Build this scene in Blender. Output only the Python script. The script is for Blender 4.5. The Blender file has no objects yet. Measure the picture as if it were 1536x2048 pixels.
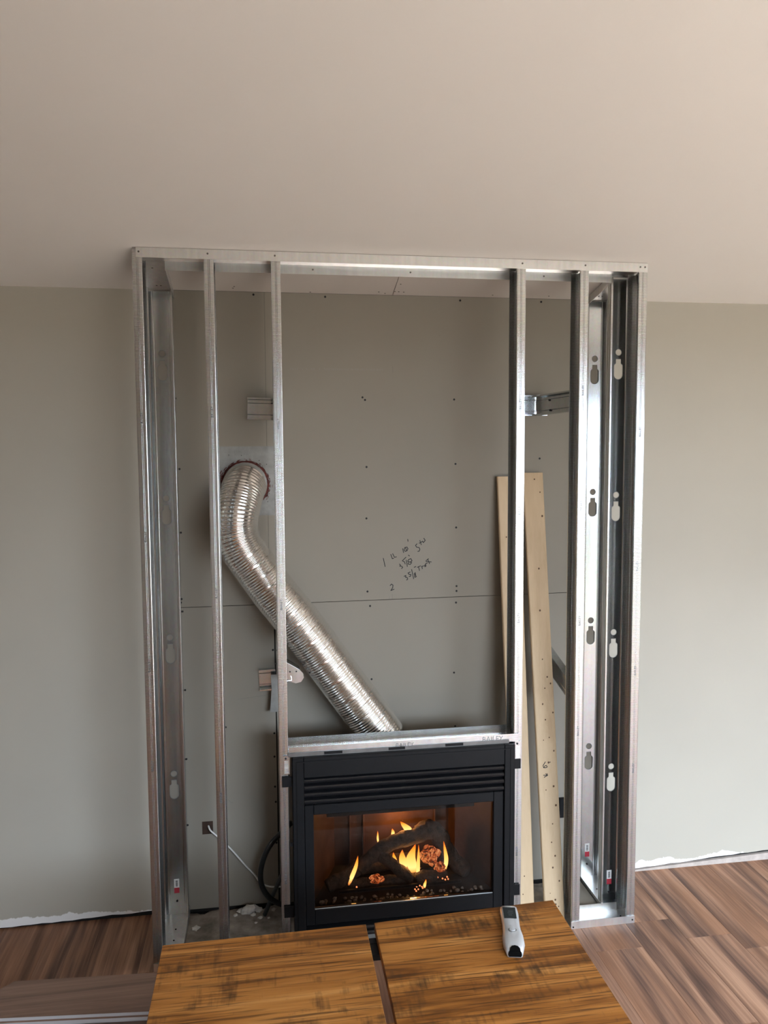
import bpy, bmesh, math, random
from mathutils import Vector, Matrix, noise

SC = bpy.context.scene
COL = SC.collection
random.seed(11)

# ------------------------------------------------------------------ camera
cam_data = bpy.data.cameras.new('camera')
cam_data.sensor_fit = 'VERTICAL'
cam_data.sensor_height = 36.0
cam_data.lens = 1576.06 / 2048 * 36.0
cam = bpy.data.objects.new('camera', cam_data)
COL.objects.link(cam)
R_ = Vector((0.988263, -0.152649, -0.005859)); U_ = Vector((0.018038, 0.078521, 0.996749)); F_ = Vector((0.151693, 0.985156, -0.080352))
cam.matrix_world = Matrix(((R_.x, U_.x, -F_.x, 0.41132), (R_.y, U_.y, -F_.y, -2.74721), (R_.z, U_.z, -F_.z, 1.84363), (0, 0, 0, 1)))
cam_data.clip_start = 0.02
SC.camera = cam

# ------------------------------------------------------------------ world, lights, exposure
world = bpy.data.worlds.new('world'); SC.world = world
world.use_nodes = True
wb = world.node_tree.nodes['Background']
wb.inputs['Color'].default_value = (0.73, 0.85, 1.0, 1)     # even overcast sky
wb.inputs['Strength'].default_value = 25.0

def portal(name, loc, normal, sx, sy):
    """guides daylight sampling through a window opening; gives no light of its own"""
    d = bpy.data.lights.new(name, 'AREA'); d.shape = 'RECTANGLE'; d.size = sx; d.size_y = sy
    d.cycles.is_portal = True
    o = bpy.data.objects.new(name, d); COL.objects.link(o); o.location = loc
    o.rotation_euler = Vector(normal).to_track_quat('-Z', 'Y').to_euler()
    return o
portal('window_portal', (2.35, -3.86, 1.1), (0, 1, 0), 2.9, 2.0)
portal('window_portal', (4.06, -1.45, 0.95), (-1, 0, 0), 1.1, 1.3)

SC.view_settings.view_transform = 'Standard'
SC.view_settings.look = 'None'
SC.view_settings.exposure = -0.08
SC.view_settings.gamma = 1.0
SC.view_settings.use_curve_mapping = False

# ------------------------------------------------------------------ constants
D = 0.348            # face of the back wall
W = 1.8085           # width of the metal frame
ZW = 2.44            # ceiling height at the back wall
SL = 0.2013          # rise of the sloped ceiling towards the room
def zc(y): return ZW + (D - y) * SL
XL, XR, YB = -2.6, 4.0, -3.8
DEP = 0.092
FL = 0.031

# ------------------------------------------------------------------ materials
def lin(c):
    return tuple(((v / 255 / 12.92) if v / 255 <= 0.04045 else ((v / 255 + 0.055) / 1.055) ** 2.4) for v in c)
class N:
    def __init__(s, name):
        s.m = bpy.data.materials.new(name); s.m.use_nodes = True
        s.t = s.m.node_tree; s.b = s.t.nodes['Principled BSDF']; s.out = s.t.nodes['Material Output']
    def n(s, typ, **kw):
        x = s.t.nodes.new(typ)
        for k, v in kw.items():
            if k in ('operation', 'blend_type', 'data_type', 'wave_type', 'bands_direction', 'noise_dimensions', 'feature', 'wave_profile', 'interpolation_type'): setattr(x, k, v)
            else: x.inputs[k].default_value = v
        return x
    def l(s, a, b): s.t.links.new(a, b)
    def coord(s, scale=(1, 1, 1), kind='Object', rnd=False):
        tc = s.n('ShaderNodeTexCoord'); mp = s.n('ShaderNodeMapping'); mp.inputs['Scale'].default_value = scale
        if rnd:
            oi = s.n('ShaderNodeObjectInfo'); ml = s.n('ShaderNodeVectorMath', operation='SCALE'); ml.inputs[0].default_value = (7.3, 9.1, 5.7)
            s.l(oi.outputs['Random'], ml.inputs['Scale'])
            ad = s.n('ShaderNodeVectorMath', operation='ADD'); s.l(tc.outputs[kind], ad.inputs[0]); s.l(ml.outputs[0], ad.inputs[1])
            s.l(ad.outputs[0], mp.inputs['Vector'])
        else:
            s.l(tc.outputs[kind], mp.inputs['Vector'])
        return mp.outputs['Vector']
    def noise(s, vec, scale, detail=4, rough=0.55, dist=0.0):
        x = s.n('ShaderNodeTexNoise', Scale=scale, Detail=detail, Roughness=rough, Distortion=dist); s.l(vec, x.inputs['Vector']); return x.outputs['Fac']
    def ramp(s, fac, stops):
        x = s.n('ShaderNodeValToRGB'); e = x.color_ramp.elements
        while len(e) < len(stops): e.new(0.5)
        for i, (p, c) in enumerate(stops): e[i].position = p; e[i].color = (*c, 1) if len(c) == 3 else c
        s.l(fac, x.inputs['Fac']); return x.outputs['Color']
    def mix(s, fac, a, b, blend='MIX'):
        x = s.n('ShaderNodeMix', data_type='RGBA', blend_type=blend)
        for sock, v in ((x.inputs[0], fac), (x.inputs[6], a), (x.inputs[7], b)):
            if isinstance(v, (int, float)): sock.default_value = v
            elif isinstance(v, tuple): sock.default_value = (*v, 1)
            else: s.l(v, sock)
        return x.outputs[2]
    def math(s, op, a, b=None):
        x = s.n('ShaderNodeMath', operation=op)
        for i, v in enumerate((a, b)):
            if v is None: continue
            if isinstance(v, (int, float)): x.inputs[i].default_value = v
            else: s.l(v, x.inputs[i])
        return x.outputs[0]
    def bump(s, h, strength=0.3, dist=0.002):
        x = s.n('ShaderNodeBump', Strength=strength, Distance=dist); s.l(h, x.inputs['Height']); s.l(x.outputs['Normal'], s.b.inputs['Normal'])
    def set(s, base=None, rough=None, metal=None, spec=None):
        for k, v in (('Base Color', base), ('Roughness', rough), ('Metallic', metal), ('Specular IOR Level', spec)):
            if v is None: continue
            if isinstance(v, tuple): s.b.inputs[k].default_value = (*v, 1)
            elif isinstance(v, (int, float)): s.b.inputs[k].default_value = v
            else: s.l(v, s.b.inputs[k])
        return s

def m_paint(name, base, var=0.06, rough=0.6):
    k = N(name); v = k.coord()
    f = k.noise(v, 1.7, 3); f2 = k.noise(v, 180, 2)
    d = tuple(c * (1 - var) for c in base); e = tuple(min(1, c * (1 + var)) for c in base)
    k.set(k.ramp(f, [(0.3, d), (0.7, e)]), rough, 0, 0.3); k.bump(f2, 0.06, 0.001)
    return k.m

def m_steel(name, base=(0.70, 0.71, 0.705), rough=0.23, knurl=True):
    k = N(name); v = k.coord((1, 1, 1))
    sp = k.n('ShaderNodeTexVoronoi', Scale=120.0); k.l(v, sp.inputs['Vector'])
    g = k.noise(k.coord((30, 30, 1.2)), 1.6, 3)
    col = k.mix(0.22, base, k.ramp(g, [(0.3, tuple(c * 0.72 for c in base)), (0.7, tuple(min(1, c * 1.2) for c in base))]))
    col = k.mix(0.12, col, sp.outputs['Color'], 'SOFT_LIGHT')
    if knurl:
        w = k.n('ShaderNodeTexWave', wave_type='BANDS', bands_direction='Z', Scale=72.0); k.l(v, w.inputs['Vector'])
        col = k.mix(1.0, col, k.ramp(w.outputs['Fac'], [(0.15, (0.72, 0.72, 0.72)), (0.6, (1, 1, 1))]), 'MULTIPLY')
        big = k.noise(k.coord((3, 3, 1)), 1.0, 1)
        h = k.math('ADD', w.outputs['Fac'], k.math('MULTIPLY', big, 3.0)); k.bump(h, 0.13, 0.0006)
    else:
        big = k.noise(k.coord((6, 6, 0.8)), 1.5, 1); k.bump(big, 0.12, 0.004)
    k.set(col, k.math('ADD', k.math('MULTIPLY', g, 0.10), rough - 0.05), 1.0)
    return k.m

def m_wood(name, cols, axis='x', stretch=14, fine=60, rough=0.5, patch=None, bumpd=0.001, rnd=True, tint=None):
    k = N(name)
    sc = {'x': (1, stretch, stretch), 'y': (stretch, 1, stretch), 'z': (stretch, stretch, 1)}[axis]
    v = k.coord(sc, rnd=rnd)
    a = k.noise(v, 1.1, 5, 0.6, 0.6)
    sf = {'x': (1.5, fine, fine), 'y': (fine, 1.5, fine), 'z': (fine, fine, 1.5)}[axis]
    b = k.noise(k.coord(sf, rnd=rnd), 1.6, 4, 0.65)
    f = k.math('ADD', k.math('MULTIPLY', a, 0.7), k.math('MULTIPLY', b, 0.3))
    col = k.ramp(f, [(0.30 + 0.4 * i / (len(cols) - 1), c) for i, c in enumerate(cols)])
    if patch:
        pc, amt, psc = patch
        pf = k.ramp(k.noise(k.coord(psc, rnd=rnd), 1.0, 4, 0.6), [(0.45, (0, 0, 0)), (0.68, (amt, amt, amt))])
        col = k.mix(pf, col, pc)
    if tint:
        oi = k.n('ShaderNodeObjectInfo')
        col = k.mix(0.55, col, k.ramp(oi.outputs['Random'], tint), 'MULTIPLY')
    k.set(col, rough, 0, 0.4); k.bump(f, 0.4, bumpd)
    return k.m

def m_plain(name, base, rough=0.5, metal=0.0, spec=0.4, var=0.0, bump=0.0, scale=40):
    k = N(name)
    if var:
        f = k.noise(k.coord(), scale, 4, 0.6)
        k.set(k.ramp(f, [(0.3, tuple(c * (1 - var) for c in base)), (0.7, tuple(min(1, c * (1 + var)) for c in base))]), rough, metal, spec)
        if bump: k.bump(f, 0.6, bump)
    else: k.set(base, rough, metal, spec)
    return k.m

PAINT = (0.445, 0.425, 0.365)
def m_greige():
    # greige wall paint with a ragged band of white joint compound along its bottom edge
    k = N('greige_paint'); v = k.coord()
    tc = k.n('ShaderNodeTexCoord'); sx = k.n('ShaderNodeSeparateXYZ'); k.l(tc.outputs['Object'], sx.inputs[0])
    f = k.noise(v, 1.5, 3)
    base = k.ramp(f, [(0.3, tuple(c * 0.97 for c in PAINT)), (0.7, tuple(c * 1.03 for c in PAINT))])
    w = k.n('ShaderNodeTexNoise', noise_dimensions='1D', Scale=3.2, Detail=6.0, Roughness=0.6); k.l(sx.outputs['X'], w.inputs['W'])
    edge = k.math('MULTIPLY', k.math('SUBTRACT', w.outputs['Fac'], 0.18), 0.10)
    n2 = k.math('MULTIPLY', k.noise(k.coord((4, 1, 12)), 6, 4), 0.018)
    d = k.math('SUBTRACT', k.math('ADD', edge, n2), sx.outputs['Z'])
    fac = k.math('MULTIPLY', d, 350.0); cl = k.n('ShaderNodeClamp'); k.l(fac, cl.inputs[0])
    k.set(k.mix(cl.outputs[0], base, (0.83, 0.83, 0.82)), 0.55, 0, 0.3)
    k.bump(k.noise(v, 200, 2), 0.06, 0.001)
    return k.m

M = {}
M['paint'] = m_greige()
M['board'] = m_paint('drywall_paper', (0.265, 0.243, 0.205), 0.04, 0.75)
M['ceil'] = m_paint('ceiling_paint', (0.845, 0.825, 0.79), 0.012, 0.8)
M['ceilb'] = m_paint('ceiling_drywall', (0.58, 0.54, 0.50), 0.03, 0.8)
M['roomwall'] = m_paint('room_paint', (0.50, 0.46, 0.41), 0.02, 0.7)
M['gyps'] = m_plain('gypsum', (0.46, 0.41, 0.37), 0.9, var=0.15, scale=30)
M['steel'] = m_steel('galvanised_steel')
M['web'] = m_steel('galvanised_web', (0.58, 0.61, 0.62), rough=0.2, knurl=False)
M['track'] = m_steel('galvanised_steel_lit', (0.82, 0.83, 0.825), 0.33, False)  # paler copy of the same steel, painting in its brighter lighting
M['plate'] = m_plain('galvanised_plate', (0.27, 0.27, 0.258), 0.5, 0.35, var=0.18, scale=22)
M['alu'] = m_plain('duct_aluminium', (0.88, 0.875, 0.86), 0.17, 1.0)
M['screw'] = m_plain('black_screw', (0.012, 0.012, 0.012), 0.5, 0.4)
M['ink'] = m_plain('marker_ink', (0.012, 0.012, 0.014), 0.6)
M['pencil'] = m_plain('pencil', (0.2, 0.19, 0.17), 0.8)
M['print'] = m_plain('grey_print', (0.30, 0.285, 0.265), 0.8)
M['emboss'] = m_plain('stamped_mark', (0.20, 0.21, 0.22), 0.45, 0.9)
M['black'] = m_plain('black_enamel', (0.0045, 0.005, 0.006), 0.45, 0.0, 0.22, 0.15, 0.0, 60)
M['louver'] = m_plain('black_louver', (0.007, 0.0075, 0.009), 0.33, 0.0, 0.4)
M['zinc'] = m_plain('grey_flange', (0.18, 0.175, 0.17), 0.45, 0.8, var=0.2, scale=18)
M['sealant'] = m_plain('red_sealant', (0.10, 0.018, 0.012), 0.6, var=0.4, scale=60)
M['dark'] = m_plain('dark_void', (0.012, 0.011, 0.010), 0.9)
M['fire_liner'] = m_plain('firebox_liner', (0.050, 0.027, 0.018), 0.55, 0.0, 0.15, var=0.3, bump=0.001, scale=14)
M['rubber'] = m_plain('black_hose', (0.012, 0.013, 0.013), 0.4)
M['conduit'] = m_plain('grey_pipe', (0.10, 0.105, 0.11), 0.35, 0.6)
M['cable'] = m_plain('white_cable', (0.75, 0.74, 0.72), 0.4)
M['concrete'] = m_plain('concrete', (0.30, 0.265, 0.225), 0.95, var=0.45, bump=0.006, scale=14)
M['chunk'] = m_plain('plaster', (0.58, 0.55, 0.50), 0.95, var=0.2, bump=0.002, scale=40)
M['silver'] = m_plain('silver_plastic', (0.62, 0.64, 0.66), 0.32, 0.35)
M['lcd'] = m_plain('lcd', (0.022, 0.027, 0.027), 0.45, 0, 0.15)
M['ir'] = m_plain('black_lens', (0.003, 0.003, 0.003), 0.7, 0, 0.05)
M['lcdmark'] = m_plain('lcd_marks', (0.05, 0.058, 0.058), 0.5)
M['labelw'] = m_plain('label_white', (0.75, 0.75, 0.74), 0.5)
M['labelr'] = m_plain('label_red', (0.42, 0.03, 0.05), 0.5)
M['strip'] = m_plain('plank_core', (0.60, 0.60, 0.61), 0.35, 0.2)
M['rock'] = m_plain('ember_rock', (0.26, 0.25, 0.24), 0.22, 0.0, 0.8, 0.75, 0.004, 30)
M['pine'] = m_wood('pine', [(0.42, 0.30, 0.175), (0.54, 0.405, 0.255), (0.60, 0.46, 0.30)], 'z', 9, 50, 0.6)
M['knot'] = m_plain('knot', (0.10, 0.055, 0.03), 0.7)
def m_vinyl():
    k = N('vinyl_plank')
    a = k.noise(k.coord((16, 1.0, 1), rnd=True), 1.0, 3, 0.55, 0.5)
    b = k.noise(k.coord((85, 2.2, 1), rnd=True), 1.3, 4, 0.65)
    c = k.noise(k.coord((7, 0.55, 1), rnd=True), 1.0, 2, 0.5, 0.3)
    f = k.math('ADD', k.math('MULTIPLY', a, 0.72), k.math('MULTIPLY', b, 0.28))
    col = k.ramp(f, [(0.34, (0.065, 0.035, 0.026)), (0.44, (0.155, 0.080, 0.052)), (0.53, (0.30, 0.155, 0.092)), (0.64, (0.48, 0.275, 0.17))])
    col = k.mix(k.ramp(c, [(0.47, (0, 0, 0)), (0.62, (0.8, 0.8, 0.8))]), col, (0.44, 0.20, 0.09))
    col = k.mix(0.62, col, k.ramp(f, [(0.34, (0.072, 0.040, 0.030)), (0.44, (0.155, 0.086, 0.060)), (0.53, (0.28, 0.158, 0.105)), (0.64, (0.46, 0.275, 0.18))]))
    k.set(col, 0.45, 0, 0.25); k.bump(f, 0.3, 0.0005)
    return k.m
M['floor'] = m_vinyl()
M['stack'] = m_wood('loose_vinyl_plank', [(0.085, 0.046, 0.034), (0.20, 0.120, 0.085), (0.33, 0.21, 0.15)], 'x', 14, 80, 0.4, bumpd=0.0005)
def m_oak():
    # rough-sawn brown boards: long grain, thin dark pores, darker patches crossed by saw marks
    k = N('rustic_oak')
    a = k.noise(k.coord((1.3, 17, 1), rnd=True), 1.0, 4, 0.6, 0.8)
    b = k.noise(k.coord((4, 150, 1), rnd=True), 1.0, 3, 0.6)
    pn = k.noise(k.coord((5, 8, 1), rnd=True), 1.0, 4, 0.65)
    sw = k.noise(k.coord((60, 6, 1), rnd=True), 1.0, 3, 0.6)
    col = k.ramp(a, [(0.34, (0.17, 0.060, 0.010)), (0.46, (0.34, 0.130, 0.024)), (0.58, (0.47, 0.20, 0.045)), (0.68, (0.57, 0.27, 0.075))])
    col = k.mix(k.ramp(b, [(0.36, (0.75, 0.75, 0.75)), (0.50, (0, 0, 0))]), col, (0.06, 0.022, 0.006))
    pf = k.ramp(k.math('ADD', k.math('MULTIPLY', pn, 0.78), k.math('MULTIPLY', sw, 0.30)), [(0.57, (0, 0, 0)), (0.70, (0.85, 0.85, 0.85))])
    col = k.mix(pf, col, (0.055, 0.026, 0.010))
    k.set(col, 0.48, 0, 0.28); k.bump(k.math('ADD', a, b), 0.4, 0.0008)
    return k.m
M['table'] = m_oak()
def m_log():
    k = N('charred_log'); v = k.coord(rnd=True)
    f = k.noise(v, 38, 5, 0.65); k.set(k.ramp(f, [(0.35, (0.010, 0.007, 0.006)), (0.72, (0.06, 0.038, 0.027))]), 0.85); k.bump(f, 1.0, 0.012); return k.m
M['log'] = m_log()
def m_ember():
    k = N('glowing_ember'); v = k.coord()
    vo = k.n('ShaderNodeTexVoronoi', feature='DISTANCE_TO_EDGE', Scale=42.0); k.l(v, vo.inputs['Vector'])
    f = k.noise(v, 34, 5, 0.7, 1.6)
    h = k.math('MULTIPLY', f, k.ramp(vo.outputs['Distance'], [(0.0, (0.8, 0.8, 0.8)), (0.10, (1, 1, 1))]))
    k.set((0.03, 0.02, 0.015), 0.9)
    k.l(k.ramp(h, [(0.38, (0.015, 0.001, 0.0)), (0.47, (0.55, 0.09, 0.012)), (0.62, (1.0, 0.48, 0.20))]), k.b.inputs['Emission Color'])
    k.b.inputs['Emission Strength'].default_value = 1.1
    k.bump(h, 1.0, 0.006); return k.m
M['ember'] = m_ember()
def m_spark():
    k = N('glowing_spark'); k.set((0.05, 0.02, 0.01), 0.9); k.b.inputs['Emission Color'].default_value = (1.0, 0.30, 0.12, 1); k.b.inputs['Emission Strength'].default_value = 2.2; return k.m
M['spark'] = m_spark()
def m_flame():
    k = N('gas_flame'); tc = k.n('ShaderNodeTexCoord'); s = k.n('ShaderNodeSeparateXYZ'); k.l(tc.outputs['Generated'], s.inputs[0])
    em = k.n('ShaderNodeEmission')
    k.l(k.ramp(s.outputs['Z'], [(0.0, (1.0, 0.30, 0.05)), (0.25, (1.0, 0.58, 0.20)), (0.6, (1.0, 0.42, 0.085)), (0.85, (1.0, 0.24, 0.02)), (1.0, (0.8, 0.14, 0.01))]), em.inputs['Color'])
    lw = k.n('ShaderNodeLayerWeight', Blend=0.35)
    em.inputs['Strength'].default_value = 2.9
    tr = k.n('ShaderNodeBsdfTransparent'); mx = k.n('ShaderNodeMixShader')
    fac = k.math('MULTIPLY', k.math('SUBTRACT', 1.0, lw.outputs['Facing']), k.ramp(s.outputs['Z'], [(0.0, (0.35,) * 3), (0.25, (1.3,) * 3), (0.8, (1.2,) * 3), (1.0, (0.3,) * 3)]))
    cl = k.n('ShaderNodeClamp'); k.l(fac, cl.inputs[0])
    k.l(cl.outputs[0], mx.inputs[0]); k.l(tr.outputs[0], mx.inputs[1]); k.l(em.outputs[0], mx.inputs[2]); k.l(mx.outputs[0], k.out.inputs['Surface'])
    return k.m
M['flame'] = m_flame()
def m_glass(name='fire_glass', a=0.03, b=0.35):
    k = N(name); tr = k.n('ShaderNodeBsdfTransparent'); gl = k.n('ShaderNodeBsdfGlossy', Roughness=0.02)
    tr.inputs[0].default_value = (0.84, 0.80, 0.76, 1)
    fr = k.n('ShaderNodeFresnel', IOR=1.28); mx = k.n('ShaderNodeMixShader')
    k.l(fr.outputs[0], mx.inputs[0]); k.l(tr.outputs[0], mx.inputs[1]); k.l(gl.outputs[0], mx.inputs[2]); k.l(mx.outputs[0], k.out.inputs['Surface'])
    return k.m
M['glass'] = m_glass()

# ------------------------------------------------------------------ builders
def world_loc(o):
    v = Vector((0, 0, 0))
    while o is not None: v = v + o.location; o = o.parent
    return v
def mesh(name, bm_or_vf, mat, parent=None, loc=None, smooth=False):
    """verts are in room coordinates; the object's origin is its parent's (or loc)"""
    me = bpy.data.meshes.new(name)
    if isinstance(bm_or_vf, bmesh.types.BMesh):
        bm_or_vf.to_mesh(me); bm_or_vf.free()
    else:
        me.from_pydata([tuple(v) for v in bm_or_vf[0]], [], bm_or_vf[1])
    b = bmesh.new(); b.from_mesh(me); bmesh.ops.recalc_face_normals(b, faces=b.faces); b.to_mesh(me); b.free()
    org = world_loc(parent) if parent else Vector(loc or (0, 0, 0))
    if loc and parent: org = Vector(loc)
    me.transform(Matrix.Translation(-org))
    if smooth:
        for p in me.polygons: p.use_smooth = True
    me.materials.append(mat)
    o = bpy.data.objects.new(name, me); COL.objects.link(o)
    if parent:
        o.parent = parent; o.location = org - world_loc(parent)
    else: o.location = org
    return o
def tag(o, label=None, cat=None, group=None, kind=None):
    if label: o['label'] = label
    if cat: o['category'] = cat
    if group: o['group'] = group
    if kind: o['kind'] = kind
    return o
def thing(name, loc, label, cat, group=None):
    o = bpy.data.objects.new(name, None); COL.objects.link(o); o.location = loc; o.empty_display_size = 0.05
    return tag(o, label, cat, group)
def structure(o, label=None): return tag(o, label, None, None, 'structure')

def bx(bm, x0, x1, y0, y1, z0, z1, bev=0.0):
    vs = [bm.verts.new(v) for v in ((x0, y0, z0), (x1, y0, z0), (x1, y1, z0), (x0, y1, z0), (x0, y0, z1), (x1, y0, z1), (x1, y1, z1), (x0, y1, z1))]
    fs = [bm.faces.new([vs[i] for i in f]) for f in ((0, 3, 2, 1), (4, 5, 6, 7), (0, 1, 5, 4), (1, 2, 6, 5), (2, 3, 7, 6), (3, 0, 4, 7))]
    if bev:
        es = list({e for f in fs for e in f.edges})
        bmesh.ops.bevel(bm, geom=es, offset=bev, segments=1, affect='EDGES')
    return bm
def box(*a, bev=0.0):
    bm = bmesh.new(); return bx(bm, *a, bev=bev)
def prism(bm, pts, axis, a0, a1):
    """closed 2D outline extruded along an axis; a1 may be a function of the 2D point"""
    def at(p, a):
        a = a(p) if callable(a) else a
        return {'x': (a, p[0], p[1]), 'y': (p[0], a, p[1]), 'z': (p[0], p[1], a)}[axis]
    lo = [bm.verts.new(at(p, a0)) for p in pts]; hi = [bm.verts.new(at(p, a1)) for p in pts]
    n = len(pts)
    for i in range(n): bm.faces.new((lo[i], lo[(i + 1) % n], hi[(i + 1) % n], hi[i]))
    bm.faces.new(lo); bm.faces.new(hi)
    return bm
def thick(line, t):
    """outline of a bent sheet of thickness t following a 2D polyline"""
    L = [Vector(p) for p in line]; a, b = [], []
    for i, p in enumerate(L):
        ds = []
        if i: ds.append((p - L[i - 1]).normalized())
        if i < len(L) - 1: ds.append((L[i + 1] - p).normalized())
        ns = [Vector((-d.y, d.x)) for d in ds]
        n = sum(ns, Vector((0, 0))); n.normalize(); c = max(0.35, n.dot(ns[0]))
        a.append(p + n * (t / 2 / c)); b.append(p - n * (t / 2 / c))
    return [tuple(p) for p in a + b[::-1]]
def sheet_bm(bm, line, mapf, a0, a1, t=0.0012):
    """bent sheet: 2D polyline -> mapf(u, v, a)"""
    out = thick(line, t); n = len(line)
    def aa(a, p): return a(p) if callable(a) else a
    lo = [bm.verts.new(mapf(p[0], p[1], aa(a0, p))) for p in out]; hi = [bm.verts.new(mapf(p[0], p[1], aa(a1, p))) for p in out]
    m = len(out)
    for i in range(m): bm.faces.new((lo[i], lo[(i + 1) % m], hi[(i + 1) % m], hi[i]))
    for i in range(n - 1):   # end caps as quads along the strip
        j = m - 1 - i
        bm.faces.new((lo[i], lo[i + 1], lo[j - 1], lo[j])); bm.faces.new((hi[i], hi[i + 1], hi[j - 1], hi[j]))
    return bm
def frames(path):
    P = [Vector(p) for p in path]; T = []
    for i in range(len(P)):
        T.append((P[min(i + 1, len(P) - 1)] - P[max(i - 1, 0)]).normalized())
    n = T[0].orthogonal().normalized(); out = []
    for p, t in zip(P, T):
        n = (n - t * n.dot(t)).normalized(); out.append((p, t, n, t.cross(n)))
    return out
def catmull(pts, k):
    P = [Vector(p) for p in pts]; P = [2 * P[0] - P[1]] + P + [2 * P[-1] - P[-2]]; out = []
    for i in range(1, len(P) - 2):
        for s in range(k):
            t = s / k; a, b, c, d = P[i - 1:i + 3]
            out.append(0.5 * ((2 * b) + (c - a) * t + (2 * a - 5 * b + 4 * c - d) * t * t + (3 * b - a - 3 * c + d) * t ** 3))
    out.append(P[-2]); return out
def tube(bm, path, rad, seg=10, cap=True, wob=0.0, wsc=30):
    fr = frames(path); rings = []
    for i, (p, t, n, b) in enumerate(fr):
        r = rad(i / (len(fr) - 1)) if callable(rad) else rad
        ring = []
        for s in range(seg):
            a = 2 * math.pi * s / seg; d = n * math.cos(a) + b * math.sin(a); q = p + d * r
            if wob: q = p + d * (r + wob * noise.noise(q * wsc))
            ring.append(bm.verts.new(q))
        rings.append(ring)
    for A, B in zip(rings, rings[1:]):
        for s in range(seg): bm.faces.new((A[s], A[(s + 1) % seg], B[(s + 1) % seg], B[s]))
    if cap: bm.faces.new(rings[0]); bm.faces.new(rings[-1])
    return bm
def disc(bm, c, axis, r, h, seg=10):
    a = Vector(axis).normalized(); n = a.orthogonal().normalized(); b = a.cross(n); c = Vector(c)
    lo = [bm.verts.new(c + (n * math.cos(2 * math.pi * i / seg) + b * math.sin(2 * math.pi * i / seg)) * r) for i in range(seg)]
    hi = [bm.verts.new(v.co + a * h) for v in lo]
    for i in range(seg): bm.faces.new((lo[i], lo[(i + 1) % seg], hi[(i + 1) % seg], hi[i]))
    bm.faces.new(lo); bm.faces.new(hi); return bm
def curve_mesh(name, splines, ext):
    """flat plate with holes (2D outlines) -> mesh data in local xy, thickness +-ext"""
    cu = bpy.data.curves.new(name, 'CURVE'); cu.dimensions = '2D'; cu.fill_mode = 'BOTH'; cu.extrude = ext
    for pts in splines:
        s = cu.splines.new('POLY'); s.points.add(len(pts) - 1)
        for q, p in zip(s.points, pts): q.co = (p[0], p[1], 0, 1)
        s.use_cyclic_u = True
    o = bpy.data.objects.new(name, cu); COL.objects.link(o)
    me = bpy.data.meshes.new_from_object(o.evaluated_get(bpy.context.evaluated_depsgraph_get()))
    bpy.data.objects.remove(o); bpy.data.curves.remove(cu); return me
def text_mesh(txt, size, ext=0.0003):
    cu = bpy.data.curves.new('lettering', 'FONT'); cu.body = txt; cu.size = size; cu.extrude = ext; cu.resolution_u = 2
    cu.align_x = 'CENTER'; cu.align_y = 'CENTER'
    o = bpy.data.objects.new('lettering', cu); COL.objects.link(o)
    me = bpy.data.meshes.new_from_object(o.evaluated_get(bpy.context.evaluated_depsgraph_get()))
    bpy.data.objects.remove(o); bpy.data.curves.remove(cu); return me
def place_mesh(name, me, mat, parent, M4):
    """mesh data given in its own plane, M4 puts it in room coordinates"""
    me.transform(M4); me.transform(Matrix.Translation(-world_loc(parent)))
    me.materials.clear(); me.materials.append(mat)
    o = bpy.data.objects.new(name, me); COL.objects.link(o); o.parent = parent; return o
def basis(X, Y, Z, o):
    return Matrix(((X[0], Y[0], Z[0], o[0]), (X[1], Y[1], Z[1], o[1]), (X[2], Y[2], Z[2], o[2]), (0, 0, 0, 1)))
FRONT = lambda x, y, z: basis((1, 0, 0), (0, 0, 1), (0, -1, 0), (x, y, z))          # reads left to right, facing the room
UPWARD = lambda x, y, z: basis((0, 0, 1), (-1, 0, 0), (0, -1, 0), (x, y, z))        # reads upwards, facing the room
def share(o, parent, loc, name=None):
    c = o.copy(); COL.objects.link(c); c.parent = parent; c.location = Vector(loc) - world_loc(parent) if parent else loc
    return c

# ------------------------------------------------------------------ room shell
RIDGE = -1.7     # the slope ends here and the ceiling runs on level
def zr(y): return zc(max(y, RIDGE))
def ceil_bm(y0, y1, x0, x1, t=0.06, gap=0.0):
    ys = [y0] + ([RIDGE] if y0 < RIDGE < y1 else []) + [y1]
    return prism(bmesh.new(), [(y, zr(y) + gap) for y in ys] + [(y, zr(y) + t) for y in ys[::-1]], 'x', x0, x1)
ceiling = structure(mesh('ceiling', ceil_bm(YB - 0.1, D + 0.1, XL - 0.1, XR + 0.1, 0.12, 0.006), M['ceilb'], loc=(0, 0, ZW)), 'pale sloped ceiling above the metal frame')
mesh('ceiling_paint_skin', ceil_bm(YB, 0.0, XL, XR, 0.0055), M['ceil'], ceiling)
mesh('ceiling_paint_skin', ceil_bm(0.0, D, XL, 0.0, 0.0055), M['ceil'], ceiling)
mesh('ceiling_paint_skin', ceil_bm(0.0, D, W, XR, 0.0055), M['ceil'], ceiling)
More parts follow.
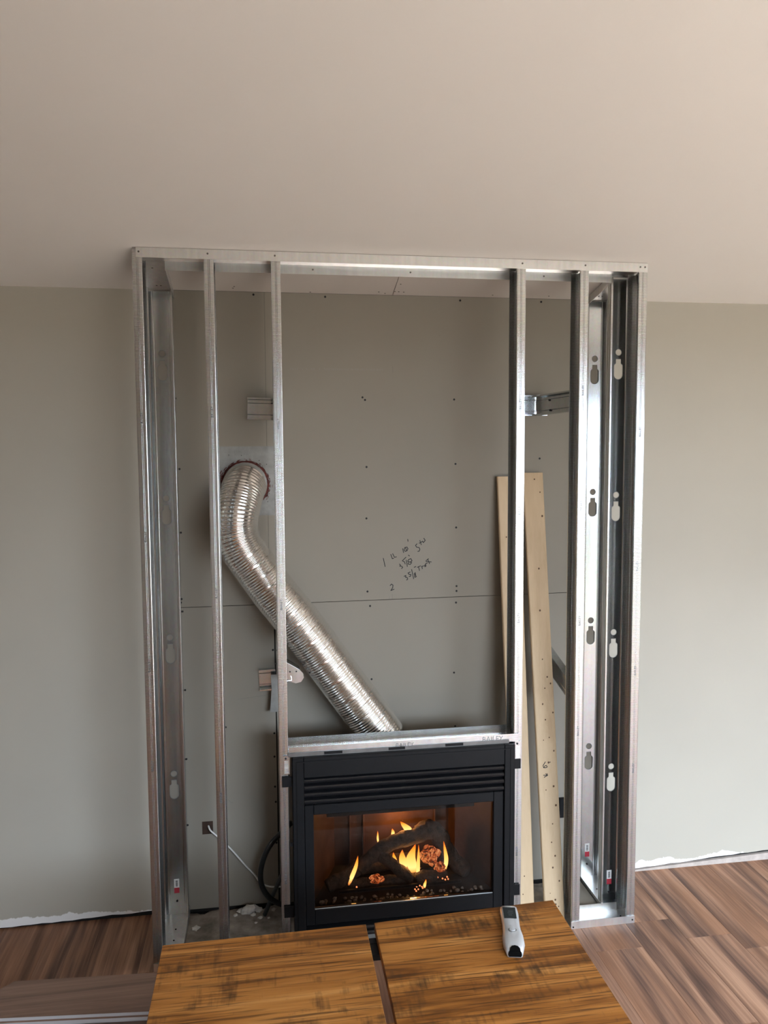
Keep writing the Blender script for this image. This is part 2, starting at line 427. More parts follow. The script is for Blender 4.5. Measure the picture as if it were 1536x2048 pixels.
# two pieces of bare drywall over the niche, with the joint between them
bm = bmesh.new()
def ceil_poly(pts):
    bm = bmesh.new()
    lo = [bm.verts.new((x, y, zc(y))) for x, y in pts]; hi = [bm.verts.new((x, y, zc(y) + 0.0055)) for x, y in pts]
    n = len(pts)
    for i in range(n): bm.faces.new((lo[i], lo[(i + 1) % n], hi[(i + 1) % n], hi[i]))
    bm.faces.new(lo); bm.faces.new(hi); return bm
cp1 = mesh('drywall_panel', ceil_poly([(0, 0), (0.9165, 0), (0.9245, D - 0.002), (0, D - 0.002)]), M['ceilb'], ceiling)
cp2 = mesh('drywall_panel', ceil_poly([(0.9195, 0), (W, 0), (W, D - 0.002), (0.9275, D - 0.002)]), M['ceilb'], ceiling)
scr = None
def screw(parent, x, y, z, ax, r=0.0042):
    global scr
    if scr is None or ax != (0, -1, 0):
        o = mesh('screw', disc(bmesh.new(), (x, y, z), ax, r, 0.0012), M['screw'], parent, loc=(x, y, z))
        if ax == (0, -1, 0): scr = o
        return o
    return share(scr, parent, (x, y, z))
for x, y in ((0.315, 0.315), (0.605, 0.335), (0.868, 0.318), (0.894, 0.33), (0.32, 0.30)): screw(cp1, x, y, zc(y), (0, 0, -1), 0.003)
for x, y in ((0.93, 0.311), (0.945, 0.312), (0.965, 0.313), (1.323, 0.321), (1.554, 0.318), (0.94, 0.24)): screw(cp2, x, y, zc(y), (0, 0, -1), 0.003)

wall = structure(mesh('wall_back', box(XL - 0.1, XR + 0.1, D + 0.012, D + 0.11, -0.02, ZW + 0.01), M['dark'], loc=(0, D, 0)), 'greige back wall with bare drywall behind the frame')
def panel(pts, mat, name='drywall_panel'):
    bm = bmesh.new(); prism(bm, pts, 'y', D, D + 0.0119); return mesh(name, bm, mat, wall)
def ragged(x0, x1, zf, n=40, amp=0.004):
    return [(x0 + (x1 - x0) * i / n, zf(x0 + (x1 - x0) * i / n) + amp * noise.noise(Vector((x0 * 3 + i * 0.7, 1.3, 0)))) for i in range(n + 1)]
lz = lambda x: 0.003 + 0.021 * max(0, min(1, (x + 0.75) / 0.75)) if x > -0.75 else 0.003
rz = lambda x: 0.012 + 0.030 * max(0, min(1, (x - 1.95) / 0.65))
panel(ragged(XL, 0.02, lz, 70) + [(0.02, ZW), (XL, ZW)], M['paint'])
panel(ragged(1.78, XR, rz, 60) + [(XR, ZW), (1.78, ZW)], M['paint'])
pUL = panel([(0.022, 1.2348), (0.4302, 1.2368), (0.4302, ZW), (0.022, ZW)], M['board'])
pUR = panel([(0.4310, 1.2368), (1.778, 1.2418), (1.778, ZW), (0.4310, ZW)], M['board'])
pLL = panel([(0.022, 0.012), (0.4455, 0.010), (0.4475, 0.5), (0.4455, 1.234), (0.022, 1.2325)], M['board'])
pLR = panel([(0.4525, 0.004), (1.778, 0.004), (1.778, 1.2395), (0.4505, 1.2345), (0.4525, 0.5)], M['board'])
for p_, L_ in ((pUL, [(0.091, 2.037), (0.099, 1.770), (0.098, 1.526), (0.094, 1.268), (0.091, 1.254), (0.39, 2.43)]),
               (pLL, [(0.096, 1.219), (0.098, 0.908), (0.096, 0.631), (0.094, 0.362), (0.440, 1.052), (0.440, 0.714), (0.439, 0.618), (0.439, 0.494), (0.441, 0.431), (0.441, 0.260), (0.250, 0.75)]),
               (pUR, [(0.663, 2.428), (1.198, 2.426), (0.805, 2.044), (0.815, 2.034), (0.819, 1.771), (0.817, 1.567), (0.819, 1.273), (1.174, 2.037), (1.180, 1.780), (1.183, 1.523), (1.185, 1.283), (1.185, 1.263), (1.533, 1.799), (1.533, 2.428)]),
               (pLR, [(0.829, 1.214), (0.833, 0.914), (1.183, 1.215), (1.175, 0.924), (1.180, 0.698), (0.458, 1.05), (0.459, 0.715)])):
    for x, z in L_: screw(p_, x, D, z, (0, -1, 0))
# handwriting in black marker: flat strokes on the paper face
WR = [[(0.884, 1.4051), (0.8911, 1.3716)], [(0.9146, 1.4202), (0.9204, 1.4027), (0.9262, 1.404)], [(0.9219, 1.4229), (0.9291, 1.4083), (0.9373, 1.4095)], [(0.9629, 1.4422), (0.9666, 1.4261)], [(0.9716, 1.4463), (0.9687, 1.4377), (0.9731, 1.4309), (0.9804, 1.433), (0.9842, 1.4416), (0.9804, 1.4481), (0.9716, 1.4463)], [(0.9746, 1.4448), (0.9789, 1.4345)], [(0.9835, 1.4793), (0.9849, 1.4712)], [(1.0215, 1.4604), (1.0156, 1.4539), (1.02, 1.4465), (1.0303, 1.4448), (1.0332, 1.4375), (1.0303, 1.4303), (1.0244, 1.4296)], [(1.0333, 1.4738), (1.0391, 1.4562)], [(1.0303, 1.4622), (1.0436, 1.4692)], [(1.0436, 1.4706), (1.048, 1.4647), (1.0524, 1.4704)], [(1.0495, 1.4821), (1.0554, 1.4733), (1.0509, 1.4684)], [(0.9495, 1.3801), (0.9538, 1.3757), (0.9509, 1.3714), (0.9582, 1.3712), (0.9626, 1.3667), (0.9581, 1.3616)], [(0.9759, 1.407), (0.9612, 1.3929), (0.97, 1.3883), (0.9729, 1.3795)], [(0.9773, 1.3953), (0.9816, 1.369)], [(0.9876, 1.398), (0.9832, 1.3908), (0.9934, 1.3862), (1.0008, 1.3918), (0.9964, 1.4006), (0.9876, 1.398)], [(0.9861, 1.3864), (0.9846, 1.3791), (0.9934, 1.3774), (0.9993, 1.3845), (0.9934, 1.3876)], [(0.9862, 1.4154), (0.9906, 1.4118)], [(0.9683, 1.3301), (0.9756, 1.3328), (0.9741, 1.3256), (0.9815, 1.3239), (0.9829, 1.318), (0.9785, 1.3143)], [(0.9933, 1.3468), (0.9845, 1.3427), (0.9888, 1.3368), (0.9962, 1.3366), (0.9947, 1.3293), (0.9888, 1.3286)], [(0.9992, 1.3569), (1.0073, 1.3187)], [(1.0139, 1.3433), (1.0094, 1.3376), (1.0153, 1.3331), (1.0182, 1.3271), (1.0123, 1.3244), (1.0109, 1.3317), (1.0153, 1.336), (1.0139, 1.3433)], [(1.0095, 1.3653), (1.0169, 1.368)], [(1.0227, 1.3649), (1.036, 1.3704)], [(1.0272, 1.3677), (1.0316, 1.3515)], [(1.0404, 1.3688), (1.0434, 1.3585)], [(1.0419, 1.3673), (1.0478, 1.3701)], [(1.0508, 1.37), (1.0552, 1.3742), (1.0567, 1.3669), (1.0522, 1.367)], [(1.0581, 1.3683), (1.0567, 1.3786), (1.0641, 1.3813)], [(1.0656, 1.3958), (1.0729, 1.3781)], [(1.0582, 1.3873), (1.0803, 1.3852)], [(1.0582, 1.3902), (1.0685, 1.3987)], [(0.9111, 1.294), (0.9169, 1.2997), (0.9228, 1.2951), (0.9212, 1.285), (0.9139, 1.2736), (0.9271, 1.2789)]]
def strokes(bm, S, w, mp, ext=0.0004):
    for s in S:
        for a, b in zip(s, s[1:]):
            a, b = Vector(a), Vector(b); d = (b - a).normalized(); n = Vector((-d.y, d.x)) * w / 2; a2, b2 = a - d * w * 0.3, b + d * w * 0.3
            q = [a2 + n, b2 + n, b2 - n, a2 - n]
            lo = [bm.verts.new(mp(p.x, p.y, 0)) for p in q]; hi = [bm.verts.new(mp(p.x, p.y, ext)) for p in q]
            for i in range(4): bm.faces.new((lo[i], lo[(i + 1) % 4], hi[(i + 1) % 4], hi[i]))
            bm.faces.new(hi); bm.faces.new(lo)
    return bm
onwall = lambda x, z, e: (x, D - e, z)
mesh('marker_writing', strokes(bmesh.new(), WR, 0.0030, onwall), M['ink'], pUR)['label'] = 'black marker notes of stud and track sizes'
mesh('pencil_mark', strokes(bmesh.new(), [[(0.9079, 1.249), (0.9084, 1.2402)], [(0.9196, 1.2588), (0.9201, 1.2398)], [(0.925, 2.165), (0.926, 2.14)], [(1.118, 2.29), (1.112, 2.287)]], 0.0012, onwall), M['pencil'], pUR)
mesh('pencil_mark', strokes(bmesh.new(), [[(0.253, 0.455), (0.262, 0.443), (0.272, 0.441)], [(0.30, 0.86), (0.42, 0.872)]], 0.0012, onwall), M['pencil'], pLL)
# faint illegible row of factory print
S = []; x = 0.525
rp = random.Random(3)
while x < 0.885:
    if 0.555 < x < 0.60 or 0.625 < x < 0.645: x += 0.012
    S.append([(x, 2.1485), (x + rp.uniform(-.001, .002), 2.1555)] if rp.random() < .6 else [(x, 2.155), (x + .004, 2.1495)]); x += rp.uniform(0.0045, 0.0075)
mesh('factory_print', strokes(bmesh.new(), S, 0.0011, onwall), M['print'], pUR)
# hole for the cable
cut = mesh('cable_hole', box(0.150, 0.192, D - 0.0008, D + 0.001, 0.319, 0.371), m_plain('hole_brown', (0.045, 0.026, 0.018), 0.9, var=0.3), pLL)
# strip of old base plate in the gap under the painted drywall
t1 = structure(mesh('trim_1', prism(bmesh.new(), [(W + 0.01, 0.0), (XR, 0.0), (XR, rz(XR) - 0.012), (2.6, rz(2.6) - 0.012), (1.95, 0.006), (W + 0.01, 0.006)], 'y', D - 0.003, D + 0.011), M['gyps'], loc=(W, D, 0)), 'thin pale strip along the floor under the right wall')

wl = structure(mesh('wall_left', box(XL - 0.1, XL, YB - 0.1, D + 0.012, -0.02, 3.35), M['roomwall'], loc=(XL, 0, 0)))
def wall_with_hole(name, axis, a0, a1, h0, h1, z0, z1, pos, th, lo, hi):
    bm = bmesh.new()
    def b(p0, p1, q0, q1):
        if axis == 'x': bx(bm, p0, p1, pos, pos + th, q0, q1)
        else: bx(bm, pos, pos + th, p0, p1, q0, q1)
    b(a0, h0, lo, hi); b(h1, a1, lo, hi); b(h0, h1, lo, z0); b(h0, h1, z1, hi)
    return structure(mesh(name, bm, M['roomwall']))
wall_with_hole('wall_front', 'x', XL, XR, 0.9, 3.8, 0.1, 2.1, YB - 0.1, 0.1, -0.02, 3.4)
wall_with_hole('wall_right', 'y', YB, D + 0.012, -2.1, -0.8, 0.4, 1.5, XR, 0.1, -0.02, 3.4)
def win(name, axis, a0, a1, z0, z1, pos):
    bm = bmesh.new(); w = 0.05
    def b(p0, p1, q0, q1, t0=-0.07, t1=-0.02):
        if axis == 'x': bx(bm, p0, p1, pos + t0, pos + t1, q0, q1)
        else: bx(bm, pos - t1, pos - t0, p0, p1, q0, q1)
    b(a0, a0 + w, z0, z1); b(a1 - w, a1, z0, z1); b(a0 + w, a1 - w, z0, z0 + w); b(a0 + w, a1 - w, z1 - w, z1); m = (a0 + a1) / 2; b(m - w / 2, m + w / 2, z0 + w, z1 - w)
    return structure(mesh(name, bm, M['labelw']))
win('window_1', 'x', 0.9, 3.8, 0.1, 2.1, YB); win('window_2', 'y', -2.1, -0.8, 0.4, 1.5, XR)
# added unseen outdoors to shape daylight: pale and dark ground, fences hiding low sky
structure(mesh('bounce_terrace', box(-20, 4.1, -24, YB - 0.12, -0.3, -0.2), m_plain('bounce_paving', (0.66, 0.53, 0.41), 0.9, var=0.2, scale=3)))  # pale unseen ground added to bounce daylight up to the ceiling
structure(mesh('dim_lawn', box(4.1, 24, -24, 12, -0.3, -0.2), m_plain('dim_lawn_soil', (0.12, 0.115, 0.07), 0.9, var=0.3, scale=3)))  # dark unseen ground added to cut the bounce through the side window
sky_block_mat = m_plain('sky_block_boards', (0.16, 0.13, 0.10), 0.9, var=0.2, scale=5)
structure(mesh('sky_block_fence', box(-20, 24, -9.1, -9.0, -0.2, 1.7), sky_block_mat)); structure(mesh('sky_block_fence', box(9.0, 9.1, -9.0, 12, -0.2, 1.7), sky_block_mat))  # unseen fences added to keep low sky off the upper walls

# floor: vinyl planks running towards the wall, concrete inside the niche
floor = structure(mesh('floor', box(XL - 0.1, XR + 0.1, YB - 0.1, D + 0.1, -0.08, -0.0085), M['dark'], loc=(0, 0, 0)), 'brown wood-look vinyl plank floor')
PW = 0.183; x0 = 1.956 - 20 * PW
rp = random.Random(5)
def plank(xa, xb, ya, yb):
    o = mesh('plank', box(xa + 0.0003, xb - 0.0003, ya + 0.0003, yb - 0.0003, -0.0084, 0.0, bev=0.0005), M['floor'], floor, loc=((xa + xb) / 2, (ya + yb) / 2, 0)); return o
for i in range(0, 32):
    xa = x0 + i * PW; xb = xa + PW
    if xb > XR: xb = XR
    if xa >= XR - 0.02: break
    if xa < -1.6:
        continue
    joints = [-0.126 if i == 20 else (-0.126 - 0.41 * ((i * 7) % 3) - rp.uniform(0, .1))]
    y = joints[0]
    while y > -3.8: y -= 1.22; joints.append(max(y, -3.8))
    end = D + 0.011
    inside = xb > 0.0 and xa < W
    ys = [end] + joints
    for a, b in zip(ys, ys[1:]):
        if inside:
            if a > 0.0:
                # parts outside the frame footprint keep running to the wall
                if xa < 0.0: plank(xa, 0.0, 0.0, a)
                if xb > W: plank(W, xb, 0.0, a)
                a = 0.0
            if b >= a: continue
        plank(xa, xb, b, a)
far = mesh('far_planks', box(XL, x0 + math.ceil((-1.6 - x0) / PW) * PW, YB, D + 0.011, -0.0084, 0.0), M['floor'], floor)
bm = bmesh.new()
nx, ny = 60, 14
vs = [[None] * (ny + 1) for _ in range(nx + 1)]
for i in range(nx + 1):
    for j in range(ny + 1):
        x = 0.001 + (W - 0.002) * i / nx; y = 0.001 + (D + 0.009) * j / ny
        z = -0.004 + 0.003 * noise.noise(Vector((x * 22, y * 22, 0))) - 0.008 * max(0, (y - 0.31) / 0.04) * (0.5 + noise.noise(Vector((x * 12, 0, 5))))
        z = min(z, -0.0012)
        vs[i][j] = bm.verts.new((x, y, z))
for i in range(nx):
    for j in range(ny): bm.faces.new((vs[i][j], vs[i + 1][j], vs[i + 1][j + 1], vs[i][j + 1]))
mesh('concrete_patch', bm, M['concrete'], floor)['label'] = 'rough bare concrete inside the niche'

# ------------------------------------------------------------------ steel studs
def knock(zs, cx):
    H = []
    for z in zs:
        H.append([(cx + 0.0115 * math.cos(a), z + 0.0115 * math.sin(a)) for a in [2 * math.pi * i / 16 for i in range(16)]])
        t = z - 0.026; s = [(cx - 0.010, t), (cx + 0.010, t), (cx + 0.010, t - 0.017)]
        s += [(cx + 0.0095 + 0.0075 * math.sin(a), t - 0.017 - 0.0075 * (1 - math.cos(a)) - 0.001) for a in (0.5, 1.0, 1.57)]
        zb = t - 0.058
        s += [(cx + 0.017 * math.cos(a), zb - 0.017 * math.sin(a)) for a in [math.pi * i / 12 for i in range(13)]]
        s += [(cx - 0.0095 - 0.0075 * math.sin(a), t - 0.017 - 0.0075 * (1 - math.cos(a)) - 0.001) for a in (1.57, 1.0, 0.5)] + [(cx - 0.010, t - 0.017)]
        H.append(s)
    return H
ZK = (2.204, 1.659, 1.119, 0.576)
# the flange with its centre groove; v runs along the flange, u is depth from the face
FLANGE = [(0.0022, 0.0), (0.0006, 0.0006), (0.0, 0.0022), (0.0, 0.0125), (0.0017, 0.0138), (0.0, 0.0151), (0.0, 0.0168), (0.0017, 0.0181), (0.0, 0.0194), (0.0, FL - 0.0022), (0.0006, FL - 0.0006), (0.0022, FL)]
def flange_line(flip):
    if not flip: return FLANGE + [(0.0068, FL)]
    return [(DEP - u, v) for u, v in FLANGE] + [(DEP - 0.0068, FL)]
WEBL = [(0.0, 0.0), (0.018, 0.0), (0.021, 0.0022), (0.027, 0.0022), (0.030, 0.0), (0.062, 0.0), (0.065, 0.0022), (0.071, 0.0022), (0.074, 0.0), (DEP, 0.0)]
def stud(label, mapf, base, ztop, holes=False, sticker=False, stamps=(), group='steel studs of the fireplace frame', z0=0.0014, screws=()):
    """mapf(u, v, z) -> room; u depth across the web, v along the flange"""
    t = thing('metal_stud', base, label, 'stud', group)
    for f in (False, True):
        mesh('flange', sheet_bm(bmesh.new(), flange_line(f), mapf, z0, lambda p: ztop(*mapf(p[0], p[1], 0)[:2])), M['steel'], t)
    if not holes:
        mesh('web', sheet_bm(bmesh.new(), WEBL, mapf, z0, lambda p: ztop(*mapf(p[0], p[1], 0)[:2])), M['web'], t)
    else:
        zt = ztop(*mapf(DEP / 2, 0, 0)[:2])
        me = curve_mesh('web', [[(0.0012, z0), (DEP - 0.0012, z0), (DEP - 0.0012, zt), (0.0012, zt)]] + knock(ZK, 0.047), 0.0006)
        o0 = Vector(mapf(0, 0, 0)); X = Vector(mapf(1, 0, 0)) - o0; Nn = Vector(mapf(0, 1, 0)) - o0
        place_mesh('web', me, M['web'], t, basis(X, (0, 0, 1), Nn, o0))
        # stiffening ribs pressed in along the web
        bm = bmesh.new()
        for c in (0.015, 0.079):
            sheet_bm(bm, [(c - 0.005, 0.0007), (c - 0.002, 0.0024), (c + 0.002, 0.0024), (c + 0.005, 0.0007)], mapf, z0, zt, 0.0006)
        mesh('web_rib', bm, M['web'], t)
        # rims of the knockouts
        for h in knock(ZK, 0.047):
            c = Vector((sum(p[0] for p in h) / len(h), sum(p[1] for p in h) / len(h))); n = len(h); bm = bmesh.new()
            oo = [Vector(p) + (Vector(p) - c).normalized() * 0.0016 for p in h]
            vi = [bm.verts.new(mapf(p[0], 0.0008, p[1])) for p in h]; vo = [bm.verts.new(mapf(p[0], 0.0008, p[1])) for p in oo]
            for i in range(n): bm.faces.new((vi[i], vi[(i + 1) % n], vo[(i + 1) % n], vo[i]))
            mesh('knockout_rim', bm, M['emboss'], t)
    if sticker:
        zb = 0.088
        def pl(u0, u1, q0, q1, v): return ([mapf(u, v, z) for u, z in ((u0, q0), (u1, q0), (u1, q1), (u0, q1))] + [mapf(u, v + 0.0004, z) for u, z in ((u0, q0), (u1, q0), (u1, q1), (u0, q1))], [(0, 1, 2, 3), (4, 5, 6, 7), (0, 1, 5, 4), (1, 2, 6, 5), (2, 3, 7, 6), (3, 0, 4, 7)])
        s = mesh('sticker', pl(0.036, 0.056, zb, zb + 0.058, 0.0009), M['labelw'], t); s['label'] = 'small white paper sticker with a red lower end'
        mesh('red_band', pl(0.036, 0.056, zb, zb + 0.022, 0.0014), M['labelr'], s)
        bm = bmesh.new()
        for q in range(5):
            v_, f_ = pl(0.042, 0.050, zb + 0.028 + q * 0.005, zb + 0.031 + q * 0.005, 0.0014); vv = [bm.verts.new(p) for p in v_]
            for f in f_: bm.faces.new([vv[i] for i in f])
        mesh('print_lines', bm, M['ink'], s)
        mesh('screw', disc(bmesh.new(), mapf(0.046, 0.0008, 0.055), Vector(mapf(0, 1, 0)) - Vector(mapf(0, 0, 0)), 0.004, 0.002), M['screw'], t)
    for zz in stamps:
        place_mesh('stamped_lettering', text_mesh('BAILEY', 0.0125, 0.0002), M['emboss'], t, UPWARD(*mapf(-0.0009, 0.0158, zz)))
    for (u, v, z, ax) in screws:
        mesh('screw', disc(bmesh.new(), mapf(u, v, z), ax, 0.0035, 0.0015), M['screw'], t)
    return t
def fmap(xw, s):   # front-wall stud: web at xw, flange running s*v in x
    return lambda u, v, z: (xw + s * v, u, z)
def smap(yw, xw):    # side-wall stud: web facing the room at y = yw, flanges towards the room
    return lambda u, v, z: (xw + u, yw - v, z)
ftop = lambda x, y: zc(max(y, 0)) - 0.0065
stud('outer steel stud standing beside the left painted wall', fmap(0.0, 1), (0.0, 0, 0), ftop, stamps=(1.95, 1.55, 1.1, 0.75))
stud('steel stud standing in front of the round end of the silver duct', fmap(0.231, 1), (0.231, 0, 0), ftop, stamps=(1.97, 1.35, 0.62))
stud('steel stud joined to the left end of the header channel', fmap(0.453, 1), (0.453, 0, 0), ftop, stamps=(1.93, 1.3, 0.3))
stud('steel stud joined to the right end of the header channel', fmap(1.3485, -1), (1.3485, 0, 0), ftop, stamps=(2.0, 1.62, 1.22, 0.33))
stud('steel stud standing just right of the leaning pine boards', fmap(1.5845, -1), (1.5845, 0, 0), ftop, stamps=(2.05, 1.63, 1.2, 0.78))
stud('outer steel stud standing beside the right painted wall', fmap(W, -1), (W, 0, 0), ftop, stamps=(1.9, 1.4, 1.0, 0.62))
stud('steel stud flat on the back wall at the left side of the frame', smap(0.3455, 0.0), (0.0, 0.3455, 0), lambda x, y: zc(y) - 0.0065, True, True)
stud('rear one of two keyhole-punched studs in the right side of the frame, against the wall', smap(0.3455, W - DEP), (W - DEP, 0.3455, 0), lambda x, y: zc(y) - 0.0065, True, True)
stud('front one of two keyhole-punched studs in the right side of the frame', smap(0.128, W - DEP), (W - DEP, 0.128, 0), lambda x, y: zc(y) - 0.0065, True, True)

# ------------------------------------------------------------------ steel tracks
TG = 'steel tracks of the fireplace frame'
def track(label, base, bms, screws=(), lettering=None, mat='track'):
    t = thing('steel_track', base, label, 'track', TG)
    for n, bm in bms: mesh(n, bm, M[mat], t)
    for c, ax in screws: mesh('screw', disc(bmesh.new(), c, ax, 0.0032, 0.0016), M['screw' if c[2] < 0.05 else 'zinc'], t)
    return t
e = 0.0012
y0, y1 = -0.0022, DEP + 0.0022
def slab_y(ya, yb, xa, xb, t=0.0012, off=0.002):     # top web following the ceiling slope, running in x
    return prism(bmesh.new(), [(ya, zc(ya) - off - t), (yb, zc(yb) - off - t), (yb, zc(yb) - off), (ya, zc(ya) - off)], 'x', xa, xb)
track('long steel track along the ceiling across the front of the frame', (W / 2, 0, zc(0)), [
    ('web', slab_y(y0, y1, 0.013, W)), ('flange', box(0.013, W, y0 - e, y0, zc(0) - 0.034, zc(0) - 0.0025)), ('flange', box(0.094, W - 0.094, y1, y1 + e, zc(y1) - 0.034, zc(y1) - 0.0025))],
    [((x, y0 - e, zc(0) - 0.016), (0, -1, 0)) for x in (0.022, 0.244, 0.466, 1.335, 1.57, 1.78, 1.798)] + [((x, y1, zc(y1) - 0.018), (0, -1, 0)) for x in (0.60, 0.95, 1.45)])
for xa, lab in ((0.0, 'short steel track along the ceiling over the left side'), (W - DEP, 'short steel track along the ceiling over the right side')):
    sx0, sx1 = xa - 0.0008, xa + DEP + 0.0008
    pass
    fy = [(y1 + 0.004, zc(y1 + 0.004) - 0.003), (D - 0.0005, zc(D) - 0.003), (D - 0.0005, zc(D) - 0.034), (y1 + 0.004, zc(y1 + 0.004) - 0.034)]
    def side(x): return prism(bmesh.new(), fy, 'x', x, x + 0.0012)
    track(lab, (xa, 0.2, zc(0.2)), [('web', slab_y(y1 + 0.004, D - 0.0005, sx0, sx1)), ('flange', side(sx0 - 0.0013)), ('flange', side(sx1 + 0.0013))],
          [((xa + 0.045, 0.15, zc(0.15) - 0.0035), (0, 0, -1)), ((xa + 0.04, 0.30, zc(0.30) - 0.0035), (0, 0, -1)), ((xa + 0.055, 0.30, zc(0.30) - 0.0035), (0, 0, -1))])
def floor_track_x(lab, xa, xb, sc):
    track(lab, ((xa + xb) / 2, 0.046, 0), [('web', box(xa, xb, y0, y1, 0.0002, 0.0013)), ('flange', box(xa, xb, y0 - e, y0, 0.0002, 0.030)), ('flange', box(xa, xb, y1, y1 + e, 0.0002, 0.030))], sc)
floor_track_x('steel floor track under the front right bay of the frame', 1.551, W + 0.001, [((1.559, y0 - e, 0.008), (0, -1, 0)), ((1.80, y0 - e, 0.014), (0, -1, 0)), ((1.775, 0.045, 0.0013), (0, 0, 1))])
floor_track_x('steel floor track under the front left bay of the frame', 0.0, 0.262, [((0.10, 0.05, 0.0013), (0, 0, 1))])
def floor_track_y(lab, xa, sc):
    track(lab, (xa + DEP / 2, 0.22, 0), [('web', box(xa, xa + DEP, 0.097, D - 0.001, 0.0002, 0.0013)), ('flange', box(xa - 0.0026, xa - 0.0014, 0.097, D - 0.001, 0.0002, 0.030)), ('flange', box(xa + DEP + 0.0014, xa + DEP + 0.0026, 0.097, D - 0.001, 0.0002, 0.030))], sc)
floor_track_y('steel floor track along the left side of the frame', 0.0, [((0.05, 0.17, 0.0013), (0, 0, 1)), ((0.05, 0.24, 0.0013), (0, 0, 1))])
floor_track_y('steel floor track along the right side of the frame', W - DEP, [((W - 0.046, 0.24, 0.0013), (0, 0, 1))])
hx0, hx1, hz = 0.486, 1.3345, 0.7555
hd = track('steel header channel lying open side up above the fireplace', (0.91, 0.046, hz), [
    ('web', box(hx0, hx1, -0.003, 0.093, hz, hz + e)), ('flange', box(hx0, hx1, -0.0042, -0.003, hz, hz + 0.030)), ('flange', box(hx0, 1.318, 0.0932, 0.0944, hz, hz + 0.031))], mat='steel')
place_mesh('stamped_lettering', text_mesh('BAILEY', 0.026, 0.0002), M['emboss'], hd, FRONT(1.235, -0.0043, hz + 0.015))
place_mesh('stamped_lettering', text_mesh('BAILEY', 0.022, 0.0002), M['zinc'], hd, FRONT(0.905, -0.0043, hz + 0.013))

# ------------------------------------------------------------------ braces between wall and studs
def channel(bm, A, B, up, w=0.082, f=0.026, side=1, t=0.0012):
    """C channel from A to B; 'up' spans the web, flanges point to side*(dir x up)"""
    A, B, up = Vector(A), Vector(B), Vector(up); d = (B - A); L = d.length; d.normalize(); up = (up - d * up.dot(d)).normalized(); n = d.cross(up) * side
    mp = lambda u, v, a: A + up * u + n * v + d * a
    return sheet_bm(bm, [(-w / 2 + 0.005, f), (-w / 2, f), (-w / 2, 0), (-w * .28, 0.0), (-w * .25, 0.002), (w * .25, 0.002), (w * .28, 0), (w / 2, 0), (w / 2, f), (w / 2 - 0.005, f)], mp, 0.0, L, t)
def brace(label, base, chans, screws):
    t = thing('brace_bracket', base, label, 'bracket', 'steel braces tying the frame to the wall')
    for nm, args, kw in chans: mesh(nm, channel(bmesh.new(), *args, **kw), M['web'], t)
    for c, ax in screws: mesh('screw', disc(bmesh.new(), c, ax, 0.0045, 0.002), M['screw'], t)
    return t
Z_ = (0, 0, 1)
brace('steel bracket screwed to the wall above the vent plate', (0.41, D, 1.998), [
    ('wall_clip', ((0.359, D - 0.002, 1.999), (0.470, D - 0.005, 1.996), Z_), dict(side=1)), ('brace_arm', ((0.474, D - 0.01, 1.997), (0.474, 0.095, 1.985), Z_), dict(side=1, w=0.078))],
    [((0.452, D - 0.004, 2.017), (0, -1, 0)), ((0.450, D - 0.004, 1.977), (0, -1, 0))])
brace('steel bracket bent out from the wall above the pine boards', (1.5, D, 2.0), [
    ('wall_clip', ((1.452, D - 0.002, 2.012), (1.552, D - 0.004, 2.014), Z_), dict(side=1)), ('brace_arm', ((1.512, D - 0.016, 2.010), (1.582, 0.095, 2.018), Z_), dict(side=1, w=0.078))],
    [((1.528, D - 0.004, 2.035), (0, -1, 0)), ((1.522, D - 0.004, 1.992), (0, -1, 0)), ((1.534, 0.245, 2.03), (-1, -0.35, 0)), ((1.536, 0.24, 1.99), (-1, -.35, 0))])
brace('steel bracket screwed to the wall left of the sloping duct', (0.42, D, 0.935), [
    ('wall_clip', ((0.384, D - 0.002, 0.938), (0.449, D - 0.002, 0.940), Z_), dict(side=1))], [])
t = thing('brace_bracket', (0.5, 0.2, 1.0), 'rounded steel bracket end sticking out right of the stud beside the duct', 'bracket', 'steel braces tying the frame to the wall')
bm = bmesh.new(); o_ = Vector((0.487, 0.20, 1.0))
pr = [(0.0, 0.040), (0.052, 0.008), (0.064, -0.006), (0.066, -0.022), (0.056, -0.038), (0.036, -0.043), (0.0, -0.030)]
prism(bm, [(o_.x + a, o_.z + b) for a, b in pr], 'y', 0.199, 0.2005); mesh('bracket_face', bm, M['web'], t)
bm = bmesh.new(); tq = [(0.0, 0.041), (0.052, 0.009)]
vv = [bm.verts.new(v) for v in ((o_.x, 0.20, o_.z + .0405), (o_.x + .052, 0.20, o_.z + .0085), (o_.x + .052, 0.235, o_.z + .012), (o_.x, 0.235, o_.z + .048), (o_.x, 0.20, o_.z + .0395), (o_.x + .052, 0.20, o_.z + .0075), (o_.x + .052, 0.235, o_.z + .011), (o_.x, 0.235, o_.z + .047))]
for f in ((0, 1, 2, 3), (4, 5, 6, 7), (0, 1, 5, 4), (1, 2, 6, 5), (2, 3, 7, 6), (3, 0, 4, 7)): bm.faces.new([vv[i] for i in f])
mesh('bracket_flange', bm, M['track'], t)
for q in ((0.014, 0.003), (0.038, 0.003)): mesh('screw', disc(bmesh.new(), (o_.x + q[0], 0.199, o_.z + q[1]), (0, -1, 0), 0.003, 0.001), M['screw'], t)
mesh('bracket_arm', channel(bmesh.new(), (0.505, 0.202, 1.0), (0.47, D - 0.003, 0.97), Z_, side=-1, w=0.06, f=0.02), M['web'], t)
brace('steel brace sloping down behind the right pine board', (1.6, 0.2, 0.93), [
    ('brace_arm', ((1.556, D - 0.004, 0.985), (1.583, 0.095, 0.885), Z_), dict(side=-1, w=0.07, f=0.03))], [])
